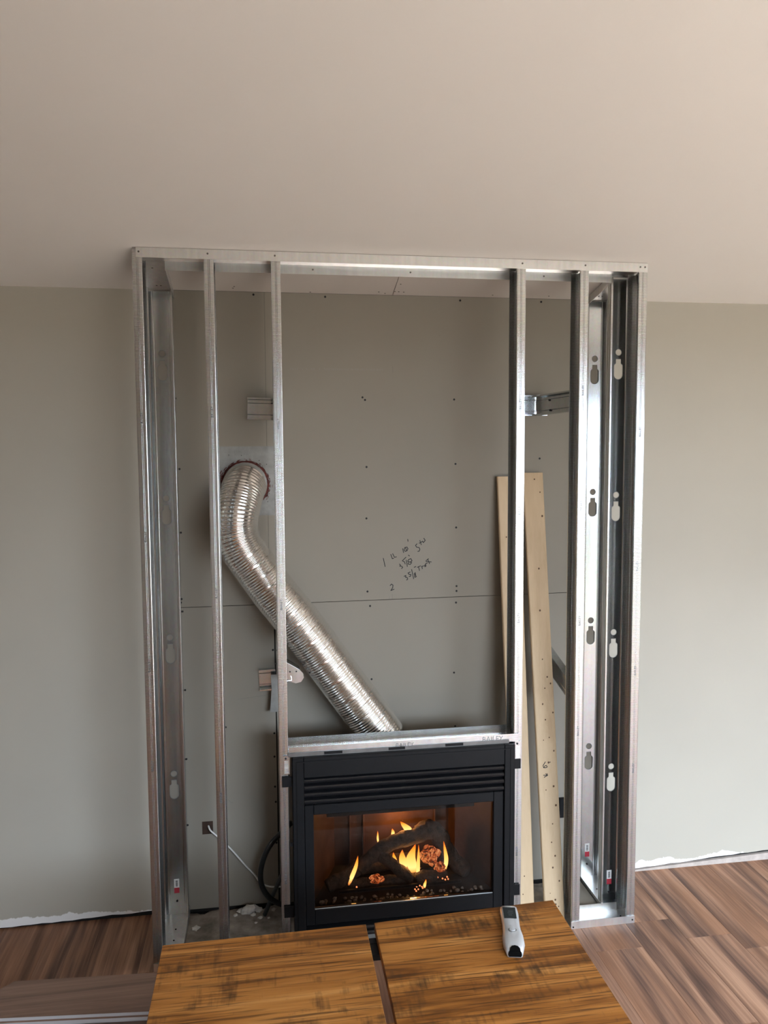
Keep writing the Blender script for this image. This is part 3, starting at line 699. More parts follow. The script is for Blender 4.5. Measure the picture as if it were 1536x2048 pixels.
bm = bmesh.new(); prism(bm, [(0.430, 0.962), (0.468, 0.962), (0.468, 0.812), (0.424, 0.812), (0.432, 0.900)], 'y', D - 0.0335, D - 0.0325)
st = tag(mesh('cut_steel_strip', bm, M['plate'], loc=(0.44, D - 0.03, 0.85)), 'bent grey steel offcut hanging from the bracket left of the duct', 'strip')

# ------------------------------------------------------------------ wall plate and flexible duct
cx, cz = 0.345, 1.708
me = curve_mesh('vent_plate', [[(0.235, 1.587), (0.470, 1.587), (0.470, 1.855), (0.235, 1.855)], [(cx + 0.08 * math.cos(a), cz + 0.08 * math.sin(a)) for a in [2 * math.pi * i / 40 for i in range(40)]]], 0.0005)
plate = thing('vent_plate', (cx, D, cz), 'square grey sheet metal plate on the wall around the duct opening', 'plate')
place_mesh('plate_sheet', me, M['plate'], plate, FRONT(0, D - 0.0008, 0))
bm = bmesh.new(); ring = []
for i in range(90):
    a = 2 * math.pi * i / 90; r = 0.0875 + 0.0035 * noise.noise(Vector((math.cos(a) * 9, math.sin(a) * 9, 0)))
    ring.append((cx + r * math.cos(a), D - 0.002, cz + r * math.sin(a)))
ring.append(ring[0])
tube(bm, ring, lambda t: 0.0042 + 0.002 * noise.noise(Vector((t * 60, 3, 0))), 6, False)
mesh('sealant_bead', bm, M['sealant'], plate, smooth=True)['label'] = 'ragged dark red sealant ring'
bm = bmesh.new(); rs = random.Random(9)
for _ in range(70):
    a = rs.uniform(-0.7, 2.9); r = 0.0915 + abs(rs.gauss(0, 0.0045)); l = rs.uniform(.002, .009)
    c = Vector((cx + r * math.cos(a), D - 0.0012, cz + r * math.sin(a))); tdir = Vector((-math.sin(a), 0, math.cos(a))); nd = Vector((math.cos(a), 0, math.sin(a))) * rs.uniform(.0006, .0016)
    q = [c - tdir * l - nd, c + tdir * l - nd, c + tdir * l * .7 + nd, c - tdir * l * .7 + nd]
    lo = [bm.verts.new(p) for p in q]; hi = [bm.verts.new(p - Vector((0, 0.0006, 0))) for p in q]
    for i in range(4): bm.faces.new((lo[i], lo[(i + 1) % 4], hi[(i + 1) % 4], hi[i]))
    bm.faces.new(hi)
mesh('sealant_smear', bm, M['sealant'], plate)['kind'] = 'stuff'
for q in ((0.462, 1.846), (0.40, 1.80), (0.428, 1.785), (0.43, 1.64), (0.333, 1.82), (0.285, 1.822)): mesh('screw', disc(bmesh.new(), (q[0], D - 0.0013, q[1]), (0, -1, 0), 0.0016, 0.001), M['screw'], plate)

duct = thing('flexible_duct', (0.345, 0.3, 1.70), 'silver ribbed flexible aluminium duct bending down from the wall to the fireplace', 'duct')
ctrl = [(0.345, 0.344, 1.708), (0.345, 0.316, 1.708), (0.333, 0.270, 1.678), (0.315, 0.222, 1.605), (0.313, 0.208, 1.535), (0.337, 0.206, 1.470), (0.378, 0.206, 1.408), (0.449, 0.208, 1.305), (0.546, 0.212, 1.176), (0.697, 0.215, 0.957), (0.826, 0.208, 0.775), (0.860, 0.206, 0.722)]
dense = catmull(ctrl, 80)
# arc-length resample
cum = [0.0]
for a, b in zip(dense, dense[1:]): cum.append(cum[-1] + (b - a).length)
step = 0.00165; path = []; k = 0; s = 0.0
while s < cum[-1]:
    while cum[k + 1] < s: k += 1
    t = (s - cum[k]) / (cum[k + 1] - cum[k]); path.append(dense[k].lerp(dense[k + 1], t)); s += step
fr = frames(path); SEG = 56; bm = bmesh.new(); rings = []
for i, (p, t, n, b) in enumerate(fr):
    s = i * step; ring = []
    for j in range(SEG):
        a = 2 * math.pi * j / SEG
        ph = s / 0.0099 - j / SEG
        big = max(0.0, math.cos(2 * math.pi * (s / 0.0445 - j / SEG)) - 0.86) / 0.14
        r = 0.0815 + 0.0035 * min(1, max(0, s - 0.35) / 0.3) + 0.0014 * math.cos(2 * math.pi * ph) - 0.0024 * big * (1 if s > 0.3 else 0.25)
        if s < 0.035: r = 0.084
        d = n * math.cos(a) + b * math.sin(a)
        r += 0.0006 * noise.noise((p + d * 0.08) * 6)
        ring.append(bm.verts.new(p + d * r))
    rings.append(ring)
for A, B in zip(rings, rings[1:]):
    for j in range(SEG): bm.faces.new((A[j], A[(j + 1) % SEG], B[(j + 1) % SEG], B[j]))
mesh('duct_tube', bm, M['alu'], duct, smooth=True)
bm = bmesh.new(); e0 = fr[0]
disc(bm, e0[0] - e0[1] * 0.001, e0[1], 0.0835, 0.012, 40); mesh('duct_collar', bm, M['alu'], duct, smooth=False)

# ------------------------------------------------------------------ gas fireplace
fp = thing('gas_fireplace', (0.907, 0.0, 0.0), 'black gas fireplace insert with louvers and a glass front in the metal frame', 'fireplace')
X0, X1 = 0.4975, 1.3165
bm = bmesh.new(); bx(bm, X0, X0 + 0.040, -0.022, 0.05, 0.06, 0.752, 0.002); bx(bm, X1 - 0.040, X1, -0.022, 0.05, 0.06, 0.752, 0.002); bx(bm, X0 + 0.040, X1 - 0.040, -0.022, 0.05, 0.678, 0.752, 0.002)
mesh('surround', bm, M['black'], fp)
bm = bmesh.new(); bx(bm, X0 + 0.014, X1 - 0.014, -0.0245, -0.0222, 0.735, 0.739); bx(bm, X0 + 0.014, X0 + 0.018, -0.0245, -0.0222, 0.10, 0.735); bx(bm, X1 - 0.018, X1 - 0.014, -0.0245, -0.0222, 0.10, 0.735)
mesh('surround_bead', bm, M['black'], fp)
mesh('louver_backing', box(X0 + 0.040, X1 - 0.040, 0.045, 0.05, 0.56, 0.678), M['dark'], fp)
def louver(z, top):
    pr = [(-0.014, z - 0.006), (-0.019, z), (-0.020, z + 0.005), (-0.016, z + 0.0095), (-0.006, z + 0.012), (0.020, z + 0.020), (0.020, z + 0.016), (-0.004, z + 0.006)]
    bm = bmesh.new(); prism(bm, pr, 'x', X0 + 0.0415, X1 - 0.0415); return mesh('louver', bm, M['louver'], fp, smooth=False)
for z, tp in ((0.660, 1), (0.635, 0), (0.609, 0), (0.583, 0)): louver(z, tp)
for z in (0.095, 0.074): louver(z, 0)
mesh('louver_backing', box(X0 + 0.040, X1 - 0.040, 0.045, 0.05, 0.055, 0.125), M['dark'], fp)
GX0, GX1, GZ0, GZ1 = 0.571, 1.238, 0.178, 0.535
door = mesh('door_frame', (lambda b: (bx(b, 0.5385, GX0, -0.012, 0.02, 0.122, 0.572, 0.002), bx(b, GX1, 1.2755, -0.012, 0.02, 0.122, 0.572, 0.002), bx(b, GX0, GX1, -0.012, 0.02, GZ1, 0.572, 0.002), bx(b, GX0, GX1, -0.012, 0.02, 0.122, GZ0, 0.002), b)[-1])(bmesh.new()), M['black'], fp)
mesh('glass_pane', box(GX0 + 0.0004, GX1 - 0.0004, 0.006, 0.009, GZ0 + 0.0004, GZ1 - 0.0004), M['glass'], door)
bm = bmesh.new(); bx(bm, GX0, GX1, -0.006, -0.004, GZ0, GZ0 + 0.0022); mesh('glass_edge', bm, M['silver'], door)
mesh('baffle', box(0.62, 1.17, 0.012, 0.03, 0.512, 0.56), M['black'], fp)
# firebox: floor, splayed sides, back, top
BF = 0.163
def quadbox(pts, n, th): # thin slab from quad
    bm = bmesh.new(); P = [Vector(p) for p in pts]; off = Vector(n) * th
    lo = [bm.verts.new(p) for p in P]; hi = [bm.verts.new(p + off) for p in P]
    for i in range(4): bm.faces.new((lo[i], lo[(i + 1) % 4], hi[(i + 1) % 4], hi[i]))
    bm.faces.new(lo); bm.faces.new(hi); return bm
mesh('firebox_floor', box(0.545, 1.27, 0.0205, 0.322, BF - 0.012, BF), M['dark'], fp)
mesh('firebox_top', box(0.545, 1.27, 0.0205, 0.322, 0.575, 0.585), M['fire_liner'], fp)
mesh('firebox_back', box(0.665, 1.15, 0.312, 0.322, BF, 0.575), M['fire_liner'], fp)
mesh('firebox_side', quadbox([(0.553, 0.0205, BF), (0.672, 0.312, BF), (0.672, 0.312, 0.575), (0.553, 0.0205, 0.575)], (-0.92, 0.38, 0), 0.008), M['fire_liner'], fp)
mesh('firebox_side', quadbox([(1.262, 0.0205, BF), (1.143, 0.312, BF), (1.143, 0.312, 0.575), (1.262, 0.0205, 0.575)], (0.92, 0.38, 0), 0.008), M['fire_liner'], fp)
for x in (0.73, 0.785, 1.08): mesh('liner_rib', box(x, x + 0.008, 0.300, 0.3118, BF, 0.55, bev=0.002), M['fire_liner'], fp)
bm = bmesh.new(); bx(bm, 0.52, 1.295, 0.324, 0.33, 0.05, 0.62); bx(bm, 0.52, 0.53, 0.052, 0.324, 0.05, 0.62); bx(bm, 1.285, 1.295, 0.052, 0.324, 0.05, 0.62); bx(bm, 0.53, 1.285, 0.052, 0.324, 0.612, 0.62); bx(bm, 0.53, 1.285, 0.052, 0.324, 0.001, 0.05)
mesh('casing', bm, M['plate'], fp)
mesh('flue_collar', disc(bmesh.new(), (0.880, 0.20, 0.62), (0, 0, 1), 0.079, 0.025, 40), M['plate'], fp)
mesh('nailing_flange', box(0.484, 1.297, -0.008, -0.0052, 0.7525, 0.7665), M['zinc'], fp)
bm = bmesh.new()
for xa, xb in ((0.612, 0.677), (0.845, 0.905), (1.055, 1.122)): bx(bm, xa, xb, -0.0105, -0.0081, 0.756, 0.7655)
mesh('standoff_slot', bm, M['black'], fp)
mesh('burner_rail', box(0.665, 1.135, 0.066, 0.074, BF + 0.022, BF + 0.034, bev=0.002), M['black'], fp)
for xa, xb, za, zb in ((0.461, 0.4985, 0.643, 0.681), (0.461, 0.4985, 0.157, 0.200), (1.3155, 1.343, 0.652, 0.690), (1.3155, 1.343, 0.160, 0.203)):
    tb = mesh('side_tab', box(xa, xb, -0.0075, -0.0045, za, zb, bev=0.0006), M['black'], fp)
mesh('side_tab', box(0.486, 0.4985, -0.012, -0.006, 0.425, 0.438), M['black'], fp)
for xa in (0.466, 1.320):
    br = mesh('adjuster_bracket', box(xa, xa + 0.023, -0.0062, -0.0042, 0.690, 0.757), M['steel'], fp); br['label'] = 'small grey steel bracket with ridges'
    bm = bmesh.new()
    for q in range(9): bx(bm, xa + 0.004, xa + 0.019, -0.0076, -0.0062, 0.694 + q * 0.0052, 0.6965 + q * 0.0052)
    mesh('ridge', bm, M['track'], br)
    mesh('screw', disc(bmesh.new(), (xa + 0.009, -0.0062, 0.748), (0, -1, 0), 0.0036, 0.0015), M['screw'], br)

# logs, embers, rocks, flames
def log(label, pts, rad, seg=14, mat='log', wob=0.007):
    P = catmull(pts, 8); bm = bmesh.new()
    tube(bm, P, rad, seg, True, wob, 42)
    return tag(mesh('log', bm, M[mat], loc=P[0], smooth=True), label, 'log', 'charred logs in the gas fireplace')
log('long charred log arching across the top of the fire', [(0.752, 0.135, 0.235), (0.80, 0.145, 0.275), (0.86, 0.155, 0.312), (0.93, 0.16, 0.328), (0.985, 0.165, 0.338), (1.03, 0.17, 0.352)], lambda t: 0.023 + 0.010 * t + 0.006 * max(0, 0.3 - t))
log('short charred branch running down from the arched log to the fire front', [(0.835, 0.14, 0.285), (0.875, 0.115, 0.255), (0.92, 0.104, 0.222), (0.948, 0.100, 0.202)], lambda t: 0.022 - 0.003 * t)
log('thick charred log bending down at the right of the fire', [(0.985, 0.185, 0.338), (1.035, 0.185, 0.352), (1.075, 0.18, 0.318), (1.09, 0.17, 0.262), (1.097, 0.165, 0.215)], lambda t: 0.026 + 0.010 * math.sin(math.pi * t))
log('charred log lying at the lower left of the fire', [(0.626, 0.105, 0.196), (0.655, 0.115, 0.206), (0.70, 0.13, 0.215), (0.75, 0.16, 0.238)], lambda t: 0.024 + 0.006 * t)
log('dark log lying at the lower right of the fire', [(1.10, 0.19, 0.265), (1.13, 0.17, 0.225), (1.155, 0.145, 0.203), (1.172, 0.125, 0.194)], lambda t: 0.032 - 0.004 * t)
log('stubby log lying at the front of the fire under the glowing block', [(0.965, 0.10, 0.200), (1.00, 0.098, 0.206), (1.045, 0.10, 0.203)], lambda t: 0.023 - 0.004 * abs(t - .5))
log('low dark log across the back of the burner bed', [(0.76, 0.225, 0.195), (0.86, 0.235, 0.20), (0.97, 0.232, 0.20), (1.08, 0.225, 0.195)], lambda t: 0.03)
log('low dark log along the front of the burner bed', [(0.70, 0.122, 0.190), (0.80, 0.116, 0.192), (0.90, 0.118, 0.191), (1.0, 0.122, 0.190), (1.09, 0.132, 0.190)], lambda t: 0.019)
def lump(name, c, r, mat, seed, sub=2, sq=(1, 1, 1), amp=0.5, fr_=1.6):
    bm = bmesh.new(); bmesh.ops.create_icosphere(bm, subdivisions=sub, radius=1.0)
    for v in bm.verts:
        d = v.co.normalized(); k = 1 + amp * noise.noise(d * fr_ + Vector((seed * 3.1, seed, 0)))
        v.co = Vector((d.x * sq[0], d.y * sq[1], d.z * sq[2])) * r * k + Vector(c)
    return mesh(name, bm, mat, loc=c)
tag(lump('ember_block', (1.03, 0.145, 0.262), 0.034, M['ember'], 2, 3, (1.0, 0.8, 1.15)), 'big cracked block glowing orange under the bent log', 'ember')
tag(lump('ember_block', (1.065, 0.125, 0.222), 0.019, M['ember'], 5, 3, (1.1, 0.8, 1.0)), 'smaller glowing block at the foot of the bent log', 'ember')
tag(lump('ember_block', (0.812, 0.098, 0.214), 0.021, M['ember'], 7, 3, (1.25, 0.8, 0.75)), 'glowing orange chunk under the arched log at left', 'ember')
tag(lump('ember_block', (0.935, 0.165, 0.208), 0.030, M['ember'], 4, 3, (1.7, 0.7, 0.45)), 'flat glowing bed of embers below the central flame', 'ember')
rk = random.Random(21); rock0 = None
spots = []
for i in range(80):
    x = rk.uniform(0.60, 1.215); y = rk.choice((rk.uniform(0.026, 0.045), rk.uniform(0.04, 0.066), rk.uniform(0.03, 0.066)))
    edge = min((x - 0.555 - y * 0.41), (1.262 - y * 0.41 - x))
    if edge < 0.016: continue
    if any(abs(x - a) < 0.011 and abs(y - b) < 0.009 for a, b in spots): continue
    spots.append((x, y))
RL = 'small glassy ember rock on the fireplace floor'
protos = []
for i, (x, y) in enumerate(spots):
    r = rk.uniform(0.006, 0.011)
    if i < 4:
        o = lump('ember_rock', (x, y, BF + 0.006), r, M['rock'], i + 11, 1, (1.1, 0.9, 0.8), 0.5, 2.0); protos.append(o)
    else:
        o = protos[i % 4].copy(); COL.objects.link(o); o.location = (x, y, BF + 0.006); o.rotation_euler = (0, 0, rk.uniform(0, 6.28)); s = rk.uniform(0.7, 1.25); o.scale = (s, s, s)
    tag(o, RL, 'rock', 'ember rocks in the gas fireplace')
spk = None
for i, (x, y, z) in enumerate([(0.955, 0.065, 0.178), (0.962, 0.068, 0.186), (0.968, 0.066, 0.176), (0.974, 0.066, 0.190), (0.982, 0.067, 0.185), (0.985, 0.068, 0.178), (1.07, 0.10, 0.190), (1.082, 0.105, 0.182), (1.088, 0.10, 0.195), (1.092, 0.10, 0.186), (1.05, 0.098, 0.198), (0.805, 0.075, 0.190), (0.822, 0.075, 0.186), (0.835, 0.078, 0.190), (0.735, 0.085, 0.196), (0.96, 0.066, 0.170)]):
    o = lump('glowing_cinder', (x, y, z), 0.0035, M['spark'], i, 1) if spk is None else spk.copy()
    if spk is not None: COL.objects.link(o); o.location = (x, y, z)
    spk = spk or o
    tag(o, 'tiny glowing cinder among the logs of the fire', 'cinder', 'glowing cinders in the gas fireplace')
def flame(label, base, tip, w, bend=(0, 0), th=0.35, tw=0.0):
    B, T = Vector(base), Vector(tip); bm = bmesh.new(); rings = []; n = 14; seg = 10
    for i in range(n + 1):
        t = i / n; c = B.lerp(T, t) + Vector((bend[0] * math.sin(math.pi * t), bend[1] * math.sin(math.pi * t), 0)) + Vector((0.12 * w * math.sin(t * 7 + base[0] * 40), 0, 0))
        r = w * (math.sin(math.pi * min(1, (t * 0.85 + 0.13))) ** 0.9) * (1 - 0.35 * t); r = max(r, 0.0006)
        rings.append([bm.verts.new(c + Vector((r * math.cos(2 * math.pi * j / seg), th * r * math.sin(2 * math.pi * j / seg), 0))) for j in range(seg)])
    for A, C in zip(rings, rings[1:]):
        for j in range(seg): bm.faces.new((A[j], A[(j + 1) % seg], C[(j + 1) % seg], C[j]))
    bm.faces.new(rings[0]); bm.faces.new(rings[-1])
    return tag(mesh('flame', bm, M['flame'], loc=base, smooth=True), label, 'flame', 'gas flames of the fireplace')
flame('slanted yellow flame at the left of the fire', (0.708, 0.105, 0.195), (0.745, 0.115, 0.302), 0.0105, (0.003, 0), 0.6)
flame('broad yellow flame glowing in the middle under the arched log', (0.962, 0.135, 0.200), (0.968, 0.14, 0.315), 0.024, (-0.010, 0))
flame('yellow flame left of the central flame under the arched log', (0.925, 0.15, 0.205), (0.922, 0.15, 0.292), 0.019)
flame('thin flame at the left end of the central row of flames', (0.893, 0.15, 0.205), (0.888, 0.15, 0.285), 0.013)
flame('small flame peeping under the arched log near its branch', (0.872, 0.155, 0.232), (0.866, 0.155, 0.278), 0.012)
flame('slim flame licking up in front of the arched log', (0.972, 0.112, 0.175), (0.978, 0.116, 0.325), 0.0085, (0.003, 0))
flame('short flame beside the stubby log at the fire front', (0.990, 0.060, 0.182), (0.996, 0.062, 0.215), 0.0065)
flame('curled bright flame standing above the arched log', (0.945, 0.178, 0.345), (0.918, 0.178, 0.392), 0.019, (0.012, 0))
flame('low flame rising behind the middle of the arched log', (0.893, 0.20, 0.325), (0.892, 0.20, 0.355), 0.008)
flame('slim flame behind the left part of the arched log', (0.834, 0.20, 0.30), (0.832, 0.20, 0.350), 0.0045)
flame('tall slim flame at the right of the fire', (1.085, 0.135, 0.195), (1.083, 0.14, 0.318), 0.010, (0.008, 0), 0.6)
flame('wisp of flame on top of the bent log at the right', (1.0, 0.20, 0.36), (1.012, 0.20, 0.378), 0.006)
def glow(name, loc, power, r, col):
    d = bpy.data.lights.new(name, 'POINT'); d.energy = power; d.shadow_soft_size = r; d.color = col
    o = bpy.data.objects.new(name, d); COL.objects.link(o); o.location = loc
glow('flame_light', (0.93, 0.235, 0.385), 2.3, 0.02, (1.0, 0.42, 0.10))
glow('flame_light', (0.955, 0.125, 0.255), 0.8, 0.02, (1.0, 0.50, 0.15))

# ------------------------------------------------------------------ hose, pipe, cable, rubble in the left bay
bm = bmesh.new(); tube(bm, catmull([(0.500, 0.24, 0.392), (0.458, 0.25, 0.347), (0.426, 0.25, 0.316), (0.399, 0.25, 0.274), (0.381, 0.25, 0.223), (0.376, 0.25, 0.182), (0.380, 0.25, 0.143), (0.395, 0.25, 0.108), (0.418, 0.25, 0.080), (0.455, 0.25, 0.057), (0.505, 0.25, 0.045)], 6), 0.0105, 14)
tag(mesh('gas_hose', bm, M['rubber'], loc=(0.45, 0.25, 0.05), smooth=True), 'thick black hose curving out from the left side of the fireplace', 'hose')
bm = bmesh.new(); tube(bm, [(0.478, 0.285, 0.198), (0.456, 0.285, 0.152), (0.422, 0.285, 0.076), (0.388, 0.285, -0.002)], 0.0085, 12)
tag(mesh('conduit', bm, M['conduit'], loc=(0.42, 0.285, 0.0), smooth=True), 'straight dark pipe slanting into the concrete behind the black hose', 'pipe')
bm = bmesh.new(); tube(bm, catmull([(0.172, D + 0.006, 0.356), (0.182, 0.335, 0.340), (0.206, 0.33, 0.318), (0.261, 0.328, 0.259), (0.312, 0.328, 0.192), (0.351, 0.326, 0.146), (0.372, 0.32, 0.118), (0.41, 0.31, 0.10), (0.47, 0.30, 0.10)], 6), 0.0034, 8)
tag(mesh('white_cable', bm, M['cable'], loc=(0.172, D, 0.35), smooth=True), 'thin white cable sagging from the square hole in the drywall', 'cable')
tag(mesh('black_box', box(1.630, 1.700, D - 0.018, D - 0.0005, 0.276, 0.360, bev=0.002), M['black'], loc=(1.66, D, 0.276)), 'small black box on the wall beside the right pine board', 'box')
rk = random.Random(8); ch0 = []
CH = [(0.327, 0.318, 0.024, 'largest white plaster chunk lying below the white cable'), (0.365, 0.318, 0.012, 'flat plaster bit between the big chunk and the pipe'), (0.125, 0.235, 0.011, 'lone pale plaster chip on the concrete in the left bay'),
      (0.295, 0.325, 0.011, 'plaster chunk just left of the biggest white one'), (0.345, 0.292, 0.008, 'small chip in front of the biggest plaster chunk'), (0.425, 0.315, 0.008, 'small chip right of the pipe foot'), (0.372, 0.268, 0.007, 'small crumb on the concrete in front of the pipe'),
      (0.275, 0.300, 0.007, 'small crumb beside the stud in front of the duct'), (0.405, 0.262, 0.005, 'tiny crumb on the concrete near the hose'), (0.355, 0.24, 0.005, 'tiny crumb on the concrete in the bay of the hose')]
for i, (x, y, r, lab) in enumerate(CH):
    tag(lump('plaster_chunk', (x, y, r * 0.45 - 0.003), r, M['chunk'], i + 30, 2, (1.3, 0.9, 0.75), 0.7, 1.8), lab, 'rubble', 'plaster crumbs on the concrete')
# grey board offcut on the floor inside the right bay
bm = bmesh.new()
P = [(1.600, 0.140), (1.712, 0.118), (1.708, 0.320), (1.64, 0.335), (1.60, 0.26)]
lo = [bm.verts.new((x, y, 0.004 + 0.03 * max(0, (y - 0.16)) )) for x, y in P]; hi = [bm.verts.new((v.co.x, v.co.y, v.co.z + 0.009)) for v in lo]
for i in range(5): bm.faces.new((lo[i], lo[(i + 1) % 5], hi[(i + 1) % 5], hi[i]))
bm.faces.new(lo); bm.faces.new(hi)
tag(mesh('drywall_offcut', bm, M['board'], loc=(1.66, 0.2, 0)), 'grey drywall offcut lying on the floor inside the right bay', 'offcut')

# ------------------------------------------------------------------ leaning pine boards
def pine(label, b0, b1, t0, t1, yb, yt, zt, th, knots, bow=0.0):
    """board between bottom edge points b0..b1 (x) at y=yb and top edge t0..t1 at y=yt, z=zt"""
    o = thing('pine_board', ((b0 + b1) / 2, yb, 0), label, 'board')
    nseg = 12; bm = bmesh.new(); rows = []
    for i in range(nseg + 1):
        t = i / nseg; z = 0.001 + (zt - 0.001) * t; y = yb + (yt - yb) * t + bow * math.sin(math.pi * t); xa = b0 + (t0 - b0) * t; xb = b1 + (t1 - b1) * t
        c = 0.003
        rows.append([bm.verts.new(v) for v in ((xa + c, y, z), (xb - c, y, z), (xb, y + c, z), (xb, y + th - c, z), (xb - c, y + th, z), (xa + c, y + th, z), (xa, y + th - c, z), (xa, y + c, z))])
    for A, B in zip(rows, rows[1:]):
        for j in range(8): bm.faces.new((A[j], A[(j + 1) % 8], B[(j + 1) % 8], B[j]))
    bm.faces.new(rows[0]); bm.faces.new(rows[-1])
    mesh('board_body', bm, M['pine'], o)
    k0 = None
    for (s, t, r) in knots:
        z = zt * t; y = yb + (yt - yb) * t + bow * math.sin(math.pi * t); x = (b0 + (t0 - b0) * t) * (1 - s) + (b1 + (t1 - b1) * t) * s
        if k0 is None: k0 = mesh('knot', disc(bmesh.new(), (x, y - 0.0006, z), (0, -1, 0), 0.0032, 0.0004, 8), M['knot'], o, loc=(x, y, z))
        else:
            k = share(k0, o, (x, y, z)); k.scale = (r, 1, r * 1.2)
    return o
rk = random.Random(4)
kB = [(0.55, 0.985, 1), (0.8, .955, .8), (0.85, .90, 1.2), (0.55, 0.78, 1.1), (0.5, 0.685, 1.2), (0.5, .575, .8), (.7, .535, 1), (.85, .52, 1), (.55, .51, .8), (.4, .475, 1), (.9, .455, 1), (.5, .44, 0.9), (.65, .40, .8), (.35, .395, .6), (.85, .37, 1), (.55, .345, 1.2), (.45, .32, .7), (.75, .292, 1.2), (.35, .285, .7), (.82, .25, 1.3), (.6, .21, .8), (.5, .17, .8), (.65, .14, 1.1), (.5, .115, 1.1), (.8, .085, 1), (.55, .045, 1.1), (.55, .035, 1.2), (.7, .03, .8), (.3, .06, .5)]
kA = [(0.5, 0.33, 1.2), (.35, .29, .7), (.4, .235, .7), (.3, .175, .6), (.55, .09, .8), (.3, .86, .9), (.45, .05, .7)]
pA = pine('left one of two tall pale pine boards leaning on the wall, partly behind a stud', 1.362, 1.444, 1.346, 1.437, 0.105, 0.318, 1.728, 0.018, kA)
pB = pine('right one of two tall pale pine boards leaning on the wall, marked with black marker', 1.4725, 1.5515, 1.453, 1.537, 0.060, 0.318, 1.742, 0.018, kB)
def onB(x, z, e):
    t = z / 1.742; return (x, 0.060 + (0.318 - 0.060) * t - e, z)
BW = [[(1.4833, 0.6041), (1.473, 0.59)], [(1.473, 0.59), (1.4754, 0.5818), (1.4835, 0.5812), (1.4904, 0.5842), (1.4869, 0.5901), (1.48, 0.5883), (1.4754, 0.5818)], [(1.4949, 0.601), (1.5041, 0.602)], [(1.4734, 0.5534), (1.4908, 0.5522)], [(1.4826, 0.5585), (1.4908, 0.5522), (1.4758, 0.5453)]]
BW = [[(x + 0.014, z) for x, z in s] for s in BW]
mesh('marker_writing', strokes(bmesh.new(), BW, 0.0027, onB, 0.0006), M['ink'], pB)

# ------------------------------------------------------------------ coffee table with two wooden tops and a steel frame
tb = thing('coffee_table', (0.69, -0.85, 0), 'rustic brown wooden coffee table with a split top, standing before the fireplace', 'table')
ZT = 0.45; TH = 0.026
def top(pts):
    bm = bmesh.new(); prism(bm, pts, 'z', ZT - TH, ZT)
    bmesh.ops.bevel(bm, geom=list(bm.edges), offset=0.0012, segments=1, affect='EDGES')
    c = (sum(p[0] for p in pts) / 4, sum(p[1] for p in pts) / 4, ZT)
    return mesh('tabletop', bm, M['table'], tb, loc=c)
top([(0.109, -0.557), (0.688, -0.5515), (0.684, -1.16), (0.107, -1.16)])
top([(0.7135, -0.5490), (1.2745, -0.5215), (1.2745, -1.16), (0.7085, -1.16)])
bm = bmesh.new()
for x in (0.14, 1.205):
    for y in (-0.60, -1.15): bx(bm, x, x + 0.035, y, y + 0.035, 0.0, ZT - TH)
fr_m = mesh('leg', box(0.14, 0.175, -0.61, -0.575, 0.001, ZT - TH - 0.0005, bev=0.002), M['black'], tb); bm.free()
for x, y in ((1.205, -0.575), (0.14, -1.10), (1.205, -1.10)): share(fr_m, tb, (x - 0.14, y + 0.575, 0)) if False else mesh('leg', box(x, x + 0.035, y - 0.035, y, 0.001, ZT - TH - 0.0005, bev=0.002), M['black'], tb)
bm = bmesh.new(); bx(bm, 0.175, 1.205, -0.605, -0.580, ZT - TH - 0.035, ZT - TH - 0.0005); bx(bm, 0.175, 1.205, -1.135, -1.110, ZT - TH - 0.035, ZT - TH - 0.0005)
mesh('apron_rail', bm, M['black'], tb)
mesh('centre_bar', box(0.680, 0.722, -0.655, -0.606, ZT - TH - 0.02, ZT - TH - 0.001, bev=0.001), M['black'], tb)
mesh('shelf', box(0.175, 1.205, -1.105, -0.612, 0.16, 0.18), M['table'], tb)

# remote control lying on the table
rc = thing('remote_control', (1.097, -0.66, ZT), 'silver remote control with a dark screen lying on the table', 'remote')
far_c = Vector((1.121, -0.556, 0)); near_c = Vector((1.072, -0.770, 0)); ax = (near_c - far_c); RL_ = ax.length; ax.normalize(); px_ = Vector((-ax.y, ax.x, 0))
def rmap(s, w, h): q = far_c + ax * s + px_ * w; return (q.x, q.y, ZT + 0.0006 + h)
prof = [(0.0, .021, .016), (0.006, .0255, .019), (0.03, .027, .021), (0.09, .0255, .023), (0.125, .0265, .026), (0.155, .030, .029), (0.185, .0305, .030), (0.205, .0255, .027), (RL_, .0215, .021)]
bm = bmesh.new(); rings = []
for s, w, h in prof:
    sec = [(-w * .78, 0), (-w * .95, h * .12), (-w, h * .45), (-w * .93, h * .78), (-w * .72, h * .96), (-w * .3, h), (w * .3, h), (w * .72, h * .96), (w * .93, h * .78), (w, h * .45), (w * .95, h * .12), (w * .78, 0)]
    rings.append([bm.verts.new(rmap(s, a, b)) for a, b in sec])
for A, B in zip(rings, rings[1:]):
    for j in range(12): bm.faces.new((A[j], A[(j + 1) % 12], B[(j + 1) % 12], B[j]))
bm.faces.new(rings[0]); bm.faces.new(rings[-1])
body = mesh('remote_body', bm, M['silver'], rc, smooth=True)
def rplate(s0, s1, w0, w1, h0, h1, t=0.0012):
    v = [rmap(s0, -w0, h0), rmap(s0, w0, h0), rmap(s1, w1, h1), rmap(s1, -w1, h1)]; v2 = [(p[0], p[1], p[2] + t) for p in v]
    return (v + v2, [(0, 1, 2, 3), (4, 5, 6, 7), (0, 1, 5, 4), (1, 2, 6, 5), (2, 3, 7, 6), (3, 0, 4, 7)])
scn = mesh('screen', rplate(0.016, 0.074, 0.0185, 0.0180, 0.0196, 0.0222), M['lcd'], rc); scn['label'] = 'dark grey display window'
bm = bmesh.new()
